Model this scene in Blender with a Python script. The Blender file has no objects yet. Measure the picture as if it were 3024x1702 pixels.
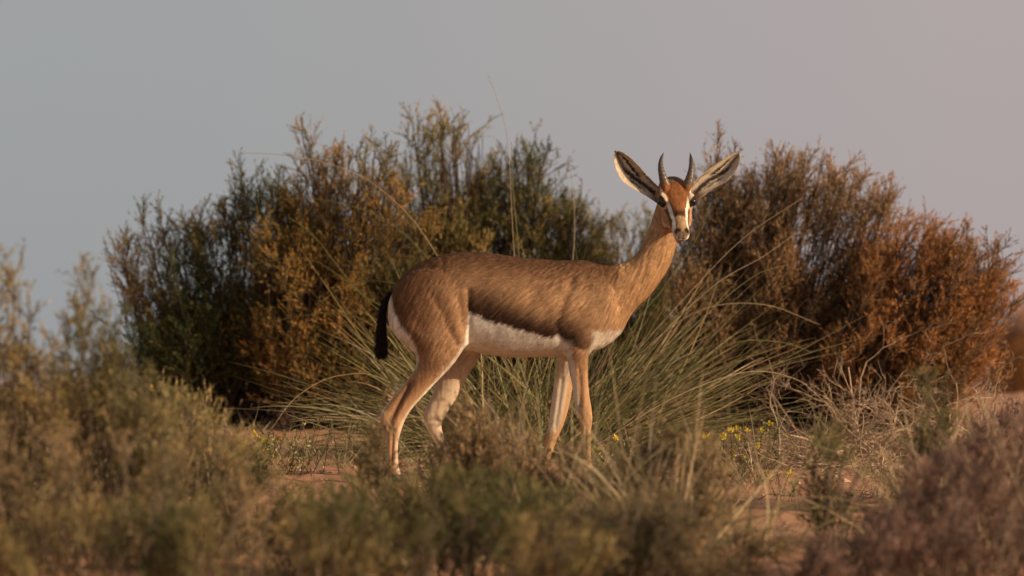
import bpy, math
import numpy as np
from mathutils import Vector, Matrix

SC = bpy.context.scene
COL = SC.collection
R = math.radians

# ------------------------------------------------------------------ camera
DIST = 20.0            # metres from the lens to the gazelle; there 1 mm is one pixel of the 3024 px photograph
CAMZ = 0.30
HORIZON = 1120.0
cam_d = bpy.data.cameras.new("camera")
cam = bpy.data.objects.new("camera", cam_d)
COL.objects.link(cam)
cam.location = (0, -DIST, CAMZ)
cam.rotation_euler = (R(90), 0, 0)
cam_d.sensor_width = 36.0
cam_d.lens = 36.0 * DIST / 3.024
cam_d.shift_y = (HORIZON - 851.0) / 3024.0
cam_d.clip_start = 0.5
cam_d.clip_end = 20000.0
cam_d.dof.use_dof = True
cam_d.dof.focus_distance = DIST - 0.04
cam_d.dof.aperture_fstop = 2.6
SC.camera = cam

# ------------------------------------------------------------------ world and sun
SUN_DIR = Vector((0.87, -0.37, 0.29)).normalized()      # towards the sun
EL = math.asin(SUN_DIR.z)
world = bpy.data.worlds.new("World")
SC.world = world
world.use_nodes = True
nt = world.node_tree
nt.nodes.clear()
wo = nt.nodes.new("ShaderNodeOutputWorld")
bg = nt.nodes.new("ShaderNodeBackground")
sky = nt.nodes.new("ShaderNodeTexSky")
sky.sky_type = 'NISHITA'
sky.sun_disc = False
sky.sun_elevation = EL
sky.sun_rotation = math.atan2(SUN_DIR.x, SUN_DIR.y)
sky.air_density = 1.0
sky.dust_density = 1.5
sky.ozone_density = 1.0
hs = nt.nodes.new("ShaderNodeHueSaturation")
hs.inputs["Saturation"].default_value = 0.10
hs.inputs["Value"].default_value = 0.75
tc = nt.nodes.new("ShaderNodeTexCoord")
sx = nt.nodes.new("ShaderNodeSeparateXYZ")
mr = nt.nodes.new("ShaderNodeMapRange")
mr.interpolation_type = 'SMOOTHSTEP'
mr.inputs["From Min"].default_value = -0.07
mr.inputs["From Max"].default_value = 0.09
cr = nt.nodes.new("ShaderNodeMix")
cr.data_type = 'RGBA'
cr.inputs["A"].default_value = (0.890, 0.925, 0.940, 1)
cr.inputs["B"].default_value = (1.13, 0.995, 0.995, 1)
mu = nt.nodes.new("ShaderNodeMix")
mu.data_type = 'RGBA'; mu.blend_type = 'MULTIPLY'
mu.inputs["Factor"].default_value = 1.0
L = nt.links.new
L(sky.outputs[0], hs.inputs["Color"])
L(tc.outputs["Generated"], sx.inputs[0])
L(sx.outputs["X"], mr.inputs["Value"])
L(mr.outputs["Result"], cr.inputs["Factor"])
vl = nt.nodes.new("ShaderNodeMix")      # an even veil of dust haze over the clear sky
vl.data_type = 'RGBA'
vl.inputs["Factor"].default_value = 0.88
vl.inputs["B"].default_value = (2.04, 2.02, 2.02, 1)
L(hs.outputs[0], vl.inputs["A"])
L(vl.outputs["Result"], mu.inputs["A"])
L(cr.outputs["Result"], mu.inputs["B"])
L(mu.outputs["Result"], bg.inputs["Color"])
bg.inputs["Strength"].default_value = 0.15
L(bg.outputs[0], wo.inputs["Surface"])

sun_d = bpy.data.lights.new("sun", 'SUN')
sun_d.energy = 5.0
sun_d.angle = R(0.55)
sun_d.color = (1.0, 0.77, 0.52)
sun = bpy.data.objects.new("sun", sun_d)
COL.objects.link(sun)
sun.rotation_euler = SUN_DIR.to_track_quat('Z', 'Y').to_euler()
sun.location = (8, -6, 6)

SC.view_settings.view_transform = 'Standard'
SC.view_settings.look = 'None'
SC.view_settings.exposure = 0.28
SC.view_settings.gamma = 1.0
SC.view_settings.use_curve_mapping = False
SC.render.engine = 'CYCLES'
SC.cycles.use_denoising = True
SC.cycles.max_bounces = 6
SC.cycles.diffuse_bounces = 3
SC.cycles.transmission_bounces = 3
SC.cycles.transparent_max_bounces = 4
SC.cycles.caustics_reflective = False
SC.cycles.caustics_refractive = False

# ------------------------------------------------------------------ helpers
rng = np.random.default_rng(7)

def PX(px, py, d=DIST):
    """photograph pixel at distance d -> world (x, z)"""
    return (px - 1512.0) / 1000.0 * d / DIST, CAMZ + (HORIZON - py) / 1000.0 * d / DIST

def sstep(a, b, x):
    t = np.clip((x - a) / (b - a), 0, 1)
    return t * t * (3 - 2 * t)

def _hash(i, j, k):
    h = (i * 374761393 + j * 668265263 + k * 2147483647) & 0xffffffff
    h = ((h ^ (h >> 13)) * 1274126177) & 0xffffffff
    h = (h ^ (h >> 16)) & 0xffffffff
    return h / 4294967295.0

def vnoise(p):
    """value noise 0..1 of points (N,3)"""
    p = np.asarray(p, dtype=np.float64)
    i = np.floor(p).astype(np.int64)
    f = p - i
    f = f * f * (3 - 2 * f)
    out = 0
    for a in (0, 1):
        for b in (0, 1):
            for c in (0, 1):
                w = (f[:, 0] if a else 1 - f[:, 0]) * (f[:, 1] if b else 1 - f[:, 1]) * (f[:, 2] if c else 1 - f[:, 2])
                out = out + w * _hash(i[:, 0] + a, i[:, 1] + b, i[:, 2] + c)
    return out

def fbm(p, o=4):
    s = 0; a = 0.5; t = 0
    for k in range(o):
        s = s + a * vnoise(p * (2.03 ** k) + 17.3 * k); t += a; a *= 0.5
    return s / t

def nrm(v):
    return v / np.maximum(np.linalg.norm(v, axis=-1, keepdims=True), 1e-9)

def make_mesh(name, V, F, mat, col=None, smooth=False, normals=None):
    """V (n,3), F (m,3) or (m,4) -> one mesh"""
    me = bpy.data.meshes.new(name)
    V = np.ascontiguousarray(V, dtype=np.float32); F = np.ascontiguousarray(F, dtype=np.int32)
    k = F.shape[1]
    me.vertices.add(len(V)); me.vertices.foreach_set("co", V.ravel())
    me.loops.add(F.size); me.loops.foreach_set("vertex_index", F.ravel())
    me.polygons.add(len(F)); me.polygons.foreach_set("loop_start", np.arange(0, F.size, k, dtype=np.int32))
    me.update(calc_edges=True)
    if col is not None:
        at = me.color_attributes.new("Col", 'FLOAT_COLOR', 'POINT')
        c4 = np.ones((len(V), 4), dtype=np.float32); c4[:, :3] = col
        at.data.foreach_set("color", c4.ravel())
    me.polygons.foreach_set("use_smooth", np.full(len(F), smooth, dtype=bool))
    if normals is not None:
        me.normals_split_custom_set_from_vertices(normals.astype(np.float32))
    me.materials.append(mat)
    return me

def obj(name, me, parent=None, loc=None):
    o = bpy.data.objects.new(name, me)
    COL.objects.link(o)
    if parent is not None:
        o.parent = parent
    if loc is not None:
        o.location = loc
    return o

def root(name, loc, label, cat, group=None):
    o = bpy.data.objects.new(name, None)
    o.empty_display_size = 0.05
    COL.objects.link(o)
    o.location = loc
    o["label"] = label; o["category"] = cat
    if group: o["group"] = group
    return o

def tubes(paths, radii, sides=4):
    """paths (N,K,3), radii (N,K) -> V, F"""
    N, K, _ = paths.shape
    T = np.gradient(paths, axis=1); T = nrm(T)
    up = np.zeros_like(T); up[..., 1] = 1.0
    A = nrm(np.cross(T, up)); B = np.cross(T, A)
    ang = np.arange(sides) / sides * 2 * np.pi
    V = paths[:, :, None, :] + radii[:, :, None, None] * (A[:, :, None, :] * np.cos(ang)[None, None, :, None] + B[:, :, None, :] * np.sin(ang)[None, None, :, None])
    idx = np.arange(N * K * sides).reshape(N, K, sides)
    a = idx[:, :-1, :]; b = np.roll(idx, -1, axis=2)[:, :-1, :]; c = np.roll(idx, -1, axis=2)[:, 1:, :]; d = idx[:, 1:, :]
    F = np.stack([a, b, c, d], axis=-1).reshape(-1, 4)
    return V.reshape(-1, 3), F

# ------------------------------------------------------------------ materials
def attr_mat(name, rough=0.7, translucent=0.0, spec=0.25, noise=None, sheen=0.0, bump=None):
    m = bpy.data.materials.new(name)
    m.use_nodes = True
    n = m.node_tree; n.nodes.clear()
    out = n.nodes.new("ShaderNodeOutputMaterial")
    p = n.nodes.new("ShaderNodeBsdfPrincipled")
    a = n.nodes.new("ShaderNodeAttribute"); a.attribute_name = "Col"
    p.inputs["Roughness"].default_value = rough
    p.inputs["Specular IOR Level"].default_value = spec
    if sheen: p.inputs["Sheen Weight"].default_value = sheen
    src = a.outputs["Color"]
    if noise:
        t = n.nodes.new("ShaderNodeTexNoise"); t.inputs["Scale"].default_value = noise[0]; t.inputs["Detail"].default_value = 5
        mr_ = n.nodes.new("ShaderNodeMapRange"); mr_.inputs["To Min"].default_value = 1 - noise[1]; mr_.inputs["To Max"].default_value = 1 + noise[1]
        g = n.nodes.new("ShaderNodeNewGeometry")
        n.links.new(g.outputs["Position"], t.inputs["Vector"])
        n.links.new(t.outputs[0], mr_.inputs["Value"])
        v = n.nodes.new("ShaderNodeVectorMath"); v.operation = 'SCALE'
        n.links.new(src, v.inputs[0]); n.links.new(mr_.outputs[0], v.inputs["Scale"])
        src = v.outputs[0]
    if bump:
        g = n.nodes.new("ShaderNodeNewGeometry")
        t = n.nodes.new("ShaderNodeTexNoise"); t.inputs["Scale"].default_value = bump[0]; t.inputs["Detail"].default_value = 4
        b = n.nodes.new("ShaderNodeBump"); b.inputs["Strength"].default_value = bump[1]; b.inputs["Distance"].default_value = bump[2]
        n.links.new(g.outputs["Position"], t.inputs["Vector"]); n.links.new(t.outputs[0], b.inputs["Height"]); n.links.new(b.outputs[0], p.inputs["Normal"])
    n.links.new(src, p.inputs["Base Color"])
    if translucent > 0:
        tr = n.nodes.new("ShaderNodeBsdfTranslucent")
        mx = n.nodes.new("ShaderNodeMixShader"); mx.inputs[0].default_value = translucent
        n.links.new(src, tr.inputs["Color"])
        n.links.new(p.outputs[0], mx.inputs[1]); n.links.new(tr.outputs[0], mx.inputs[2])
        n.links.new(mx.outputs[0], out.inputs["Surface"])
    else:
        n.links.new(p.outputs[0], out.inputs["Surface"])
    return m

M_LEAF = attr_mat("leaf", 0.6, 0.38, 0.3)
M_GRASS = attr_mat("grass_blade", 0.5, 0.3, 0.35, noise=(60, 0.2))
M_WOOD = attr_mat("twig_bark", 0.85, 0, 0.15, noise=(90, 0.35), bump=(300, 0.5, 0.002))
M_FUR = attr_mat("fur", 0.75, 0, 0.10, noise=(160, 0.10))
M_HORN = attr_mat("horn", 0.42, 0, 0.45, noise=(150, 0.25), bump=(260, 0.5, 0.001))
M_SAND = attr_mat("sand", 0.95, 0, 0.1, noise=(35, 0.14), bump=(220, 0.6, 0.004))
M_STONE = attr_mat("pebble", 0.9, 0, 0.2, noise=(80, 0.25))
M_PETAL = attr_mat("petal", 0.6, 0.3, 0.2)
M_EYE = attr_mat("eye", 0.09, 0, 0.55)
M_FEATHER = attr_mat("feather", 0.8, 0, 0.2)

# ------------------------------------------------------------------ ground
def ground_base(x, Y):
    a = np.where(Y < 3.0, 0.07 * Y, 0.21 + 0.045 * np.sin(np.clip((Y - 3.0) / 3.0, 0, 1) * np.pi / 2))
    a = np.where(Y > 6.0, 0.255 - 0.03 * (Y - 6.0) - 0.004 * np.minimum(Y - 6, 20) ** 2 * 0.4, a)
    a = np.maximum(a, np.where(Y > 6, -1.5, -1.45))
    return a

def ground_z(x, Y, fine=True):
    x = np.atleast_1d(np.asarray(x, float)); Y = np.atleast_1d(np.asarray(Y, float))
    z = ground_base(x, Y)
    p = np.stack([x, Y, 0 * x], 1)
    near = np.exp(-((Y / 9.0) ** 2 + (x / 8.0) ** 2))
    z = z + near * ((fbm(p * 0.9 + 3.1, 3) - 0.5) * 0.10 * sstep(0.5, 2.5, np.abs(Y)) )
    z = z + near * (fbm(p * 5.0 + 9, 3) - 0.5) * 0.035
    if fine:
        z = z + near * (fbm(p * 28.0 + 5, 3) - 0.5) * 0.012
    return z

def graded(lo, hi, step, far, n):
    c = np.arange(lo, hi + step / 2, step)
    g = np.geomspace(step, far, n)
    return np.concatenate([(lo - np.cumsum(g))[::-1], c, hi + np.cumsum(g)])

gx = graded(-2.2, 2.2, 0.020, 900, 46)
gy = graded(-3.6, 4.0, 0.026, 900, 46)
GX, GY = np.meshgrid(gx, gy)
gz = ground_z(GX.ravel(), GY.ravel())
V = np.stack([GX.ravel(), GY.ravel(), gz], 1)
idx = np.arange(V.shape[0]).reshape(GX.shape)
F = np.stack([idx[:-1, :-1], idx[:-1, 1:], idx[1:, 1:], idx[1:, :-1]], -1).reshape(-1, 4)
pp = np.stack([V[:, 0], V[:, 1], 0 * V[:, 0]], 1)
n1 = fbm(pp * 2.2 + 40, 4)[:, None]; n2 = fbm(pp * 40 + 11, 2)[:, None]
sandc = np.array([0.40, 0.205, 0.115]) * (0.82 + 0.36 * n1) * (0.85 + 0.3 * n2)
ground = obj("ground", make_mesh("ground", V, F, M_SAND, sandc, smooth=True))
ground["kind"] = "structure"

def gz1(x, Y):
    return float(ground_z(x, Y, False)[0])

# small stones and litter on the sand, too many to count
def scatter_pebbles(n, x0, x1, y0, y1):
    base = np.array([[1, 0, 0], [-1, 0, 0], [0, 1, 0], [0, -1, 0], [0, 0, 1], [0, 0, -1]], float)
    bf = np.array([[0, 2, 4], [2, 1, 4], [1, 3, 4], [3, 0, 4], [2, 0, 5], [1, 2, 5], [3, 1, 5], [0, 3, 5]])
    x = rng.uniform(x0, x1, n); y = rng.uniform(y0, y1, n); z = ground_z(x, y)
    s = rng.gamma(2.0, 0.0014, n) + 0.001 + 0.008 * (rng.uniform(size=n) < 0.006)
    jit = rng.uniform(0.6, 1.4, (n, 6, 1)) * base[None] * np.array([1.2, 1, 0.6])
    V = np.stack([x, y, z], 1)[:, None, :] + jit * s[:, None, None]
    F = (np.arange(n)[:, None, None] * 6 + bf[None]).reshape(-1, 3)
    c = np.array([0.38, 0.24, 0.16]) * rng.uniform(0.5, 1.5, (n, 1, 1)) * np.ones((n, 6, 1))
    return V.reshape(-1, 3), F, c.reshape(-1, 3)
V, F, c = scatter_pebbles(9000, -1.6, 1.7, -3.2, 1.6)
o = obj("pebbles", make_mesh("pebbles", V, F, M_STONE, c)); o["kind"] = "stuff"
o["label"] = "tiny pebbles and crumbs scattered over the orange sand"; o["category"] = "pebbles"

# ------------------------------------------------------------------ foliage generator
PAL = {
    'dark':   [(0.036, 0.066, 0.022), (0.135, 0.150, 0.044), (0.44, 0.255, 0.070)],
    'rust':   [(0.052, 0.070, 0.024), (0.250, 0.190, 0.052), (0.58, 0.300, 0.078)],
    'olive':  [(0.052, 0.076, 0.026), (0.220, 0.205, 0.064), (0.50, 0.335, 0.115)],
    'brown':  [(0.090, 0.072, 0.038), (0.310, 0.205, 0.100), (0.56, 0.330, 0.155)],
    'red':    [(0.095, 0.064, 0.030), (0.350, 0.185, 0.070), (0.64, 0.290, 0.098)],
    'straw':  [(0.045, 0.048, 0.020), (0.235, 0.170, 0.074), (0.56, 0.380, 0.190)],
    'heath':  [(0.022, 0.040, 0.012), (0.150, 0.145, 0.042), (0.45, 0.325, 0.130)],
    'purple': [(0.055, 0.036, 0.030), (0.240, 0.145, 0.108), (0.52, 0.330, 0.240)],
}

def tone_cols(tt, pal, r):
    k = np.clip(tt, 0, 1) * 2
    c = np.where((k < 1)[..., None], pal[0] + (pal[1] - pal[0]) * np.clip(k, 0, 1)[..., None],
                 pal[1] + (pal[2] - pal[1]) * np.clip(k - 1, 0, 1)[..., None])
    return c * r.uniform(0.65, 1.3, tt.shape + (1,))

def perp(T, r):
    return nrm(np.cross(T, r.normal(size=T.shape)))

def shrub(name, label, cat, outline, base, d, depth, nlimb, pal, nlat=14, ntw=8, nd=11, nl=0.0140, nw=0.0029, lean=0.0, rise=0.35,
          foot=0.12, latlen=0.20, latmin=0.058, twl=(0.030, 0.074), limbs=10, group=None, tone=(0.5, 0.1), tv_=0.9, seed=1, low=0.30,
          wood=(0.085, 0.055, 0.034), lr=0.0042, clear=0.39, zmin=None):
    """outline: [(px, py)] top edge. Limbs run from the foot to points under it, each with laterals, twiglets and needles."""
    r = np.random.default_rng(seed)
    Y0 = d - DIST
    bx = (base - 1512) / 1000 * d / DIST
    bz = gz1(bx, Y0)
    o = np.array(outline, float)
    xs = (o[:, 0] - 1512) / 1000 * d / DIST; zs = CAMZ + (HORIZON - o[:, 1]) / 1000 * d / DIST
    m = nlimb * 12
    x = r.uniform(xs[0], xs[-1], m); h = np.interp(x, xs, zs) - bz
    keep = np.where(r.uniform(0, h.max(), m) < h * 1.15)[0][:nlimb]
    x = x[keep]; h = h[keep]; N = len(x)
    v = np.where(r.uniform(size=N) < 0.50, r.uniform(0.85, 0.965, N), r.uniform(low, 0.90, N) ** 0.8)
    y = Y0 + depth * np.sqrt(np.clip(1 - (v * 0.95) ** 2, 0.02, 1)) * r.uniform(-1, 1, N)
    tgt = np.stack([x, y, bz + v * h], 1)
    st = np.stack([bx + (x - bx) * foot + r.normal(size=N) * 0.035, Y0 + (y - Y0) * 0.4, 0 * x], 1)
    st[:, 2] = ground_z(st[:, 0], st[:, 1], False) - 0.01
    dv = tgt - st
    ctrl = st + dv * np.array([0.55, 0.55, rise]) + r.normal(size=(N, 3)) * 0.03 - np.array([lean * 0.1, 0, 0])
    K = 12; t = np.linspace(0, 1, K)[None, :, None]
    B = (1 - t) ** 2 * st[:, None] + 2 * t * (1 - t) * ctrl[:, None] + t ** 2 * tgt[:, None]
    wob = r.normal(size=(N, K, 3)) * 0.006; wob[:, 0] = 0
    B = B + np.cumsum(wob, 1) * 0.7
    def at(P, s):
        """points and tangents on (N,K,3) paths at s (N,M)"""
        f = s * (P.shape[1] - 1.001); i = f.astype(int); f = (f - i)[..., None]
        ii = np.arange(P.shape[0])[:, None]
        a_ = P[ii, i]; b_ = P[ii, i + 1]
        return a_ * (1 - f) + b_ * f, nrm(b_ - a_)
    # laterals
    s = (np.arange(nlat)[None] + r.uniform(0, 1, (N, nlat))) / nlat
    s = 0.16 + 0.84 * s ** 0.85
    p, T = at(B, s)
    hh = dv[:, 2:3]
    ang = r.uniform(0.35, 1.05, (N, nlat, 1))
    Ld = nrm(T * np.cos(ang) + perp(T, r) * np.sin(ang) + np.array([lean * 0.25, 0, 0.22]))
    Ll = (latmin + latlen * hh * (1.0 - s) ** 0.6) * r.uniform(0.5, 1.3, (N, nlat))
    Ll = np.minimum(Ll, 0.17)
    M = N * nlat
    p = p.reshape(M, 3); Ld = Ld.reshape(M, 3); Ll = Ll.reshape(M)
    K2 = 5; t2 = np.linspace(0, 1, K2)[None, :, None]
    LP = p[:, None] + Ld[:, None] * (Ll[:, None, None] * t2) + (r.normal(size=(M, 1, 3)) * 0.12 + np.array([0, 0, 0.16])) * (Ll[:, None, None] * t2 ** 2)
    # clearings: whole laterals drop out where the clump noise is low
    cn = fbm(p * np.array([8.0, 8.0, 7.0]) + seed * 3.3, 2)
    alive = (cn > clear + 0.10 * r.uniform(size=M)) & (p[:, 2] > (zmin if zmin is not None else -9))
    LP = LP[alive]; Ll = Ll[alive]; M = len(Ll); lid = np.repeat(np.arange(N), nlat)[alive]; sv = s.reshape(-1)[alive]
    # twiglets
    q = (np.arange(ntw)[None] + r.uniform(0, 1, (M, ntw))) / ntw
    tp, tT = at(LP, q)
    a2 = r.uniform(0.25, 0.95, (M, ntw, 1))
    Td = nrm(tT * np.cos(a2) + perp(tT, r) * np.sin(a2) + np.array([0, 0, 0.12]))
    Tl = r.uniform(twl[0], twl[1], (M, ntw)) * (1.15 - 0.55 * q)
    # needles
    g = r.uniform(0.0, 1.0, (M, ntw, nd))
    npos = tp[:, :, None] + Td[:, :, None] * (Tl[..., None] * g)[..., None]
    nd_ = nrm(Td[:, :, None] * 1.0 + nrm(r.normal(size=(M, ntw, nd, 3))) * 0.62)
    side = nrm(np.cross(nd_, r.normal(size=(M, ntw, nd, 3))))
    ln = nl * r.uniform(0.6, 1.4, (M, ntw, nd, 1)) * (1.1 - 0.4 * g[..., None]); w = nw * r.uniform(0.6, 1.4, (M, ntw, nd, 1))
    V = np.stack([npos - side * w * 0.5, npos + side * w * 0.5, npos + nd_ * ln], -2).reshape(-1, 3)
    tn = tone[0] + tv_ * (fbm(tp.reshape(-1, 3) * 4.2 + seed * 5.1 + 31, 2).reshape(M, ntw) - 0.5) + tone[1] * (sv[:, None] - 0.5) \
        + (0.12 * r.normal(size=N))[lid][:, None] + 0.10 * r.normal(size=(M, 1)) + 0.06 * r.normal(size=(M, ntw))
    tt = tn[..., None] + 0.14 * r.normal(size=(M, ntw, nd)) + 0.12 * (g - 0.5)
    C = np.repeat(tone_cols(tt, np.array(PAL[pal]), r)[..., None, :], 3, -2).reshape(-1, 3)
    sd = perp(Td, r)
    V2 = np.stack([tp - sd * 0.0009, tp + sd * 0.0009, tp + Td * Tl[..., None]], -2).reshape(-1, 3)
    C2 = np.ones((len(V2), 3)) * np.array(wood)
    V = np.concatenate([V, V2]); C = np.concatenate([C, C2])
    V[:, 2] = np.maximum(V[:, 2], 0.07 * np.minimum(V[:, 1], 3.0) - 0.05)
    rt = root(name, (bx, Y0, bz), label, cat, group)
    rv = np.array([bx, Y0, bz])
    f = obj("foliage", make_mesh(name + "_foliage", V - rv, np.arange(len(V)).reshape(-1, 3), M_LEAF, C), rt)
    f["kind"] = "stuff"
    rad = np.linspace(1, 0.28, K)[None] * lr * r.uniform(0.6, 1.3, (N, 1))
    big = np.argsort(-hh[:, 0])[:limbs]
    for k in big:
        VV, FF = tubes(B[k:k + 1], rad[k:k + 1] * 1.35, 5)
        obj("branch", make_mesh("branch", VV - rv, FF, M_WOOD, np.ones((len(VV), 3)) * np.array(wood) * r.uniform(0.7, 1.4), smooth=True), rt)
    rest = np.setdiff1d(np.arange(N), big)
    VA, FA = tubes(B[rest], rad[rest], 3)
    VB, FB = tubes(LP, np.repeat(np.linspace(0.0018, 0.0008, K2)[None], M, 0), 3)
    VV = np.concatenate([VA, VB]); FF = np.concatenate([FA, FB + len(VA)])
    tw_ = obj("twigs", make_mesh("twigs", VV - rv, FF, M_WOOD, np.ones((len(VV), 3)) * np.array(wood) * 0.9, smooth=True), rt)
    tw_["kind"] = "stuff"
    return rt

# ---- the shrubs behind the gazelle
GB = "shrubs standing behind the gazelle"
shrub("shrub", "dark green shrub with low ragged top, left end of the row behind the gazelle", "shrub",
      [(310, 860), (330, 740), (375, 680), (415, 615), (450, 640), (475, 612), (510, 650), (560, 640), (600, 660), (640, 640),
       (680, 610), (715, 530), (745, 495), (770, 560), (815, 480), (850, 560), (900, 600), (950, 700), (1000, 800)],
      640, 22.1, 0.30, 175, 'dark', lean=-0.5, seed=3, group=GB, tone=(0.50, 0.15), tv_=1.3, foot=0.35)
shrub("shrub", "shrub with rust orange sprays and two tall crests, behind and left of the gazelle's rump", "shrub",
      [(740, 760), (790, 620), (860, 520), (900, 480), (915, 335), (940, 400), (965, 420), (1000, 365), (1030, 470), (1060, 440), (1095, 335),
       (1120, 400), (1160, 345), (1180, 400), (1165, 470), (1150, 490), (1200, 560), (1270, 640)],
      980, 21.9, 0.28, 175, 'rust', seed=5, group=GB, tone=(0.56, 0.15), tv_=1.3, foot=0.35)
shrub("shrub", "tallest shrub, its double brown green crown rising straight above the gazelle's back", "shrub",
      [(1130, 760), (1175, 560), (1190, 400), (1215, 305), (1250, 350), (1290, 335), (1310, 312), (1345, 318), (1365, 300), (1400, 340),
       (1432, 400), (1445, 480), (1460, 410), (1490, 410), (1545, 390), (1590, 420), (1615, 500), (1650, 540), (1690, 590), (1725, 590), (1740, 680), (1770, 780)],
      1430, 22.2, 0.30, 270, 'olive', seed=8, group=GB, tone=(0.54, 0.1), tv_=1.3, foot=0.45)
shrub("shrub", "small low shrub showing between the gazelle's withers and neck", "shrub",
      [(1700, 800), (1730, 700), (1765, 640), (1800, 630), (1850, 610), (1880, 585), (1920, 640), (1960, 640), (2030, 700), (2100, 800)],
      1880, 22.6, 0.25, 70, 'olive', seed=11, group=GB, tone=(0.42, 0.1), foot=0.6, limbs=6)
shrub("shrub", "broad brown shrub right of the gazelle's head, lone green spray beside its ear", "shrub",
      [(1990, 780), (2030, 650), (2080, 560), (2090, 440), (2110, 418), (2150, 415), (2165, 460), (2190, 500), (2205, 455), (2230, 460),
       (2270, 425), (2300, 410), (2335, 396), (2365, 410), (2400, 435), (2430, 420), (2450, 480), (2480, 480), (2530, 510), (2570, 545),
       (2600, 540), (2640, 545), (2650, 640), (2700, 740), (2760, 860)],
      2260, 21.9, 0.34, 300, 'brown', lean=0.9, seed=14, group=GB, tone=(0.60, 0.15), foot=0.35, limbs=12)
shrub("shrub", "reddish rust shrub leaning outwards at the right end of the row", "shrub",
      [(2480, 900), (2560, 760), (2620, 700), (2650, 640), (2690, 645), (2710, 690), (2760, 660), (2820, 685), (2860, 700), (2880, 740), (2900, 790),
       (2940, 715), (2955, 740), (2950, 860), (3000, 850), (3015, 870), (3010, 960), (2990, 1050)],
      2640, 21.7, 0.30, 190, 'red', lean=1.3, seed=19, group=GB, tone=(0.58, 0.15), foot=0.35)
shrub("shrub", "far blurred brown shrub at the right edge, beyond the rust coloured one", "shrub",
      [(2880, 1120), (2930, 1000), (2985, 950), (3040, 940), (3110, 945), (3200, 1010), (3260, 1100)],
      3060, 34.0, 0.6, 60, 'red', seed=23, group=GB, tone=(0.6, 0.2), foot=0.6, limbs=4, nw=0.006, nl=0.03, twl=(0.05, 0.1), latmin=0.1)

# ------------------------------------------------------------------ grass tussock
def ribbons(P, D, Ln, W, droop, K=11, r=rng, side_bend=0.13):
    N = len(P)
    t = np.linspace(0, 1, K)
    Lt = Ln[:, None] * t[None]
    pos = P[:, None] + D[:, None] * Lt[..., None]
    bd = r.normal(size=(N, 3)) * side_bend
    pos = pos + bd[:, None] * (Ln[:, None] * t ** 2)[..., None]
    pos[..., 2] -= (droop[:, None] * Ln[:, None] * t[None] ** 2.2)
    T = nrm(np.gradient(pos, axis=1))
    up = nrm(r.normal(size=(N, 1, 3)) * 0.35 + np.array([0.0, -1.0, 0.0]))
    S = nrm(np.cross(T, np.repeat(up, K, 1)))
    w = W[:, None] * (1 - t[None] ** 2.5 * 0.92)
    a = pos - S * w[..., None] * 0.5; b = pos + S * w[..., None] * 0.5
    V = np.stack([a, b], 2)
    idx = np.arange(N * K * 2).reshape(N, K, 2)
    F = np.stack([idx[:, :-1, 0], idx[:, :-1, 1], idx[:, 1:, 1], idx[:, 1:, 0]], -1).reshape(-1, 4)
    return V.reshape(-1, 3), F, t

def blade_cols(N, K, t, green, dry, frac, r):
    mixv = np.clip((r.uniform(size=(N, 1)) < frac).astype(float) + 0.35 * t[None] ** 2 + r.normal(size=(N, 1)) * 0.12, 0, 1)
    c = np.array(green) * (1 - mixv[..., None]) + np.array(dry) * mixv[..., None]
    c = c * r.uniform(0.45, 1.6, (N, 1, 1))
    return np.repeat(c[:, :, None, :], 2, 2).reshape(-1, 3)

def tussock(label, cx, d, n, Lr, spreadx, name="grass_tussock", rad=0.12, green=(0.135, 0.140, 0.046), dry=(0.36, 0.26, 0.125), frac=0.3,
            width=0.0036, droop=(0.1, 0.5), seed=1, cat="grass", group=None, yk=0.5, skew=0.0, part="blades"):
    r = np.random.default_rng(seed)
    Y0 = d - DIST; bx = (cx - 1512) / 1000 * d / DIST; bz = gz1(bx, Y0)
    x = bx + r.normal(size=n) * rad; y = Y0 + r.normal(size=n) * rad * 0.6
    z = ground_z(x, y, False) - 0.005
    th = r.uniform(-1, 1, n) * spreadx + skew + (x - bx) * 1.0
    D = nrm(np.stack([np.sin(th), r.normal(size=n) * yk * 0.35 + 0.0 * th, np.cos(th) + 0.02], 1))
    Ln = r.uniform(Lr[0], Lr[1], n)
    dr = r.uniform(droop[0], droop[1], n) * (0.3 + np.abs(np.sin(th)))
    V, F, t = ribbons(np.stack([x, y, z], 1), D, Ln, width * r.uniform(0.6, 1.3, n), dr, r=r)
    bad = V[:, 2] < ground_z(V[:, 0], V[:, 1], False) + 0.002
    V[bad, 2] = ground_z(V[bad, 0], V[bad, 1], False) + 0.003
    C = blade_cols(n, len(t), t, green, dry, frac, r)
    rt = root(name, (bx, Y0, bz), label, cat, group)
    f = obj(part, make_mesh(name, V - np.array([bx, Y0, bz]), F, M_GRASS, C), rt); f["kind"] = "stuff"
    return rt, np.array([bx, Y0, bz])

tus, tv = tussock("large tussock of long arching green grass fanning out behind the gazelle's belly and legs", 1560, 20.9, 750, (0.25, 0.76), 1.42,
                  rad=0.13, seed=31, width=0.0036, droop=(0.03, 0.50), frac=0.34)

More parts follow.
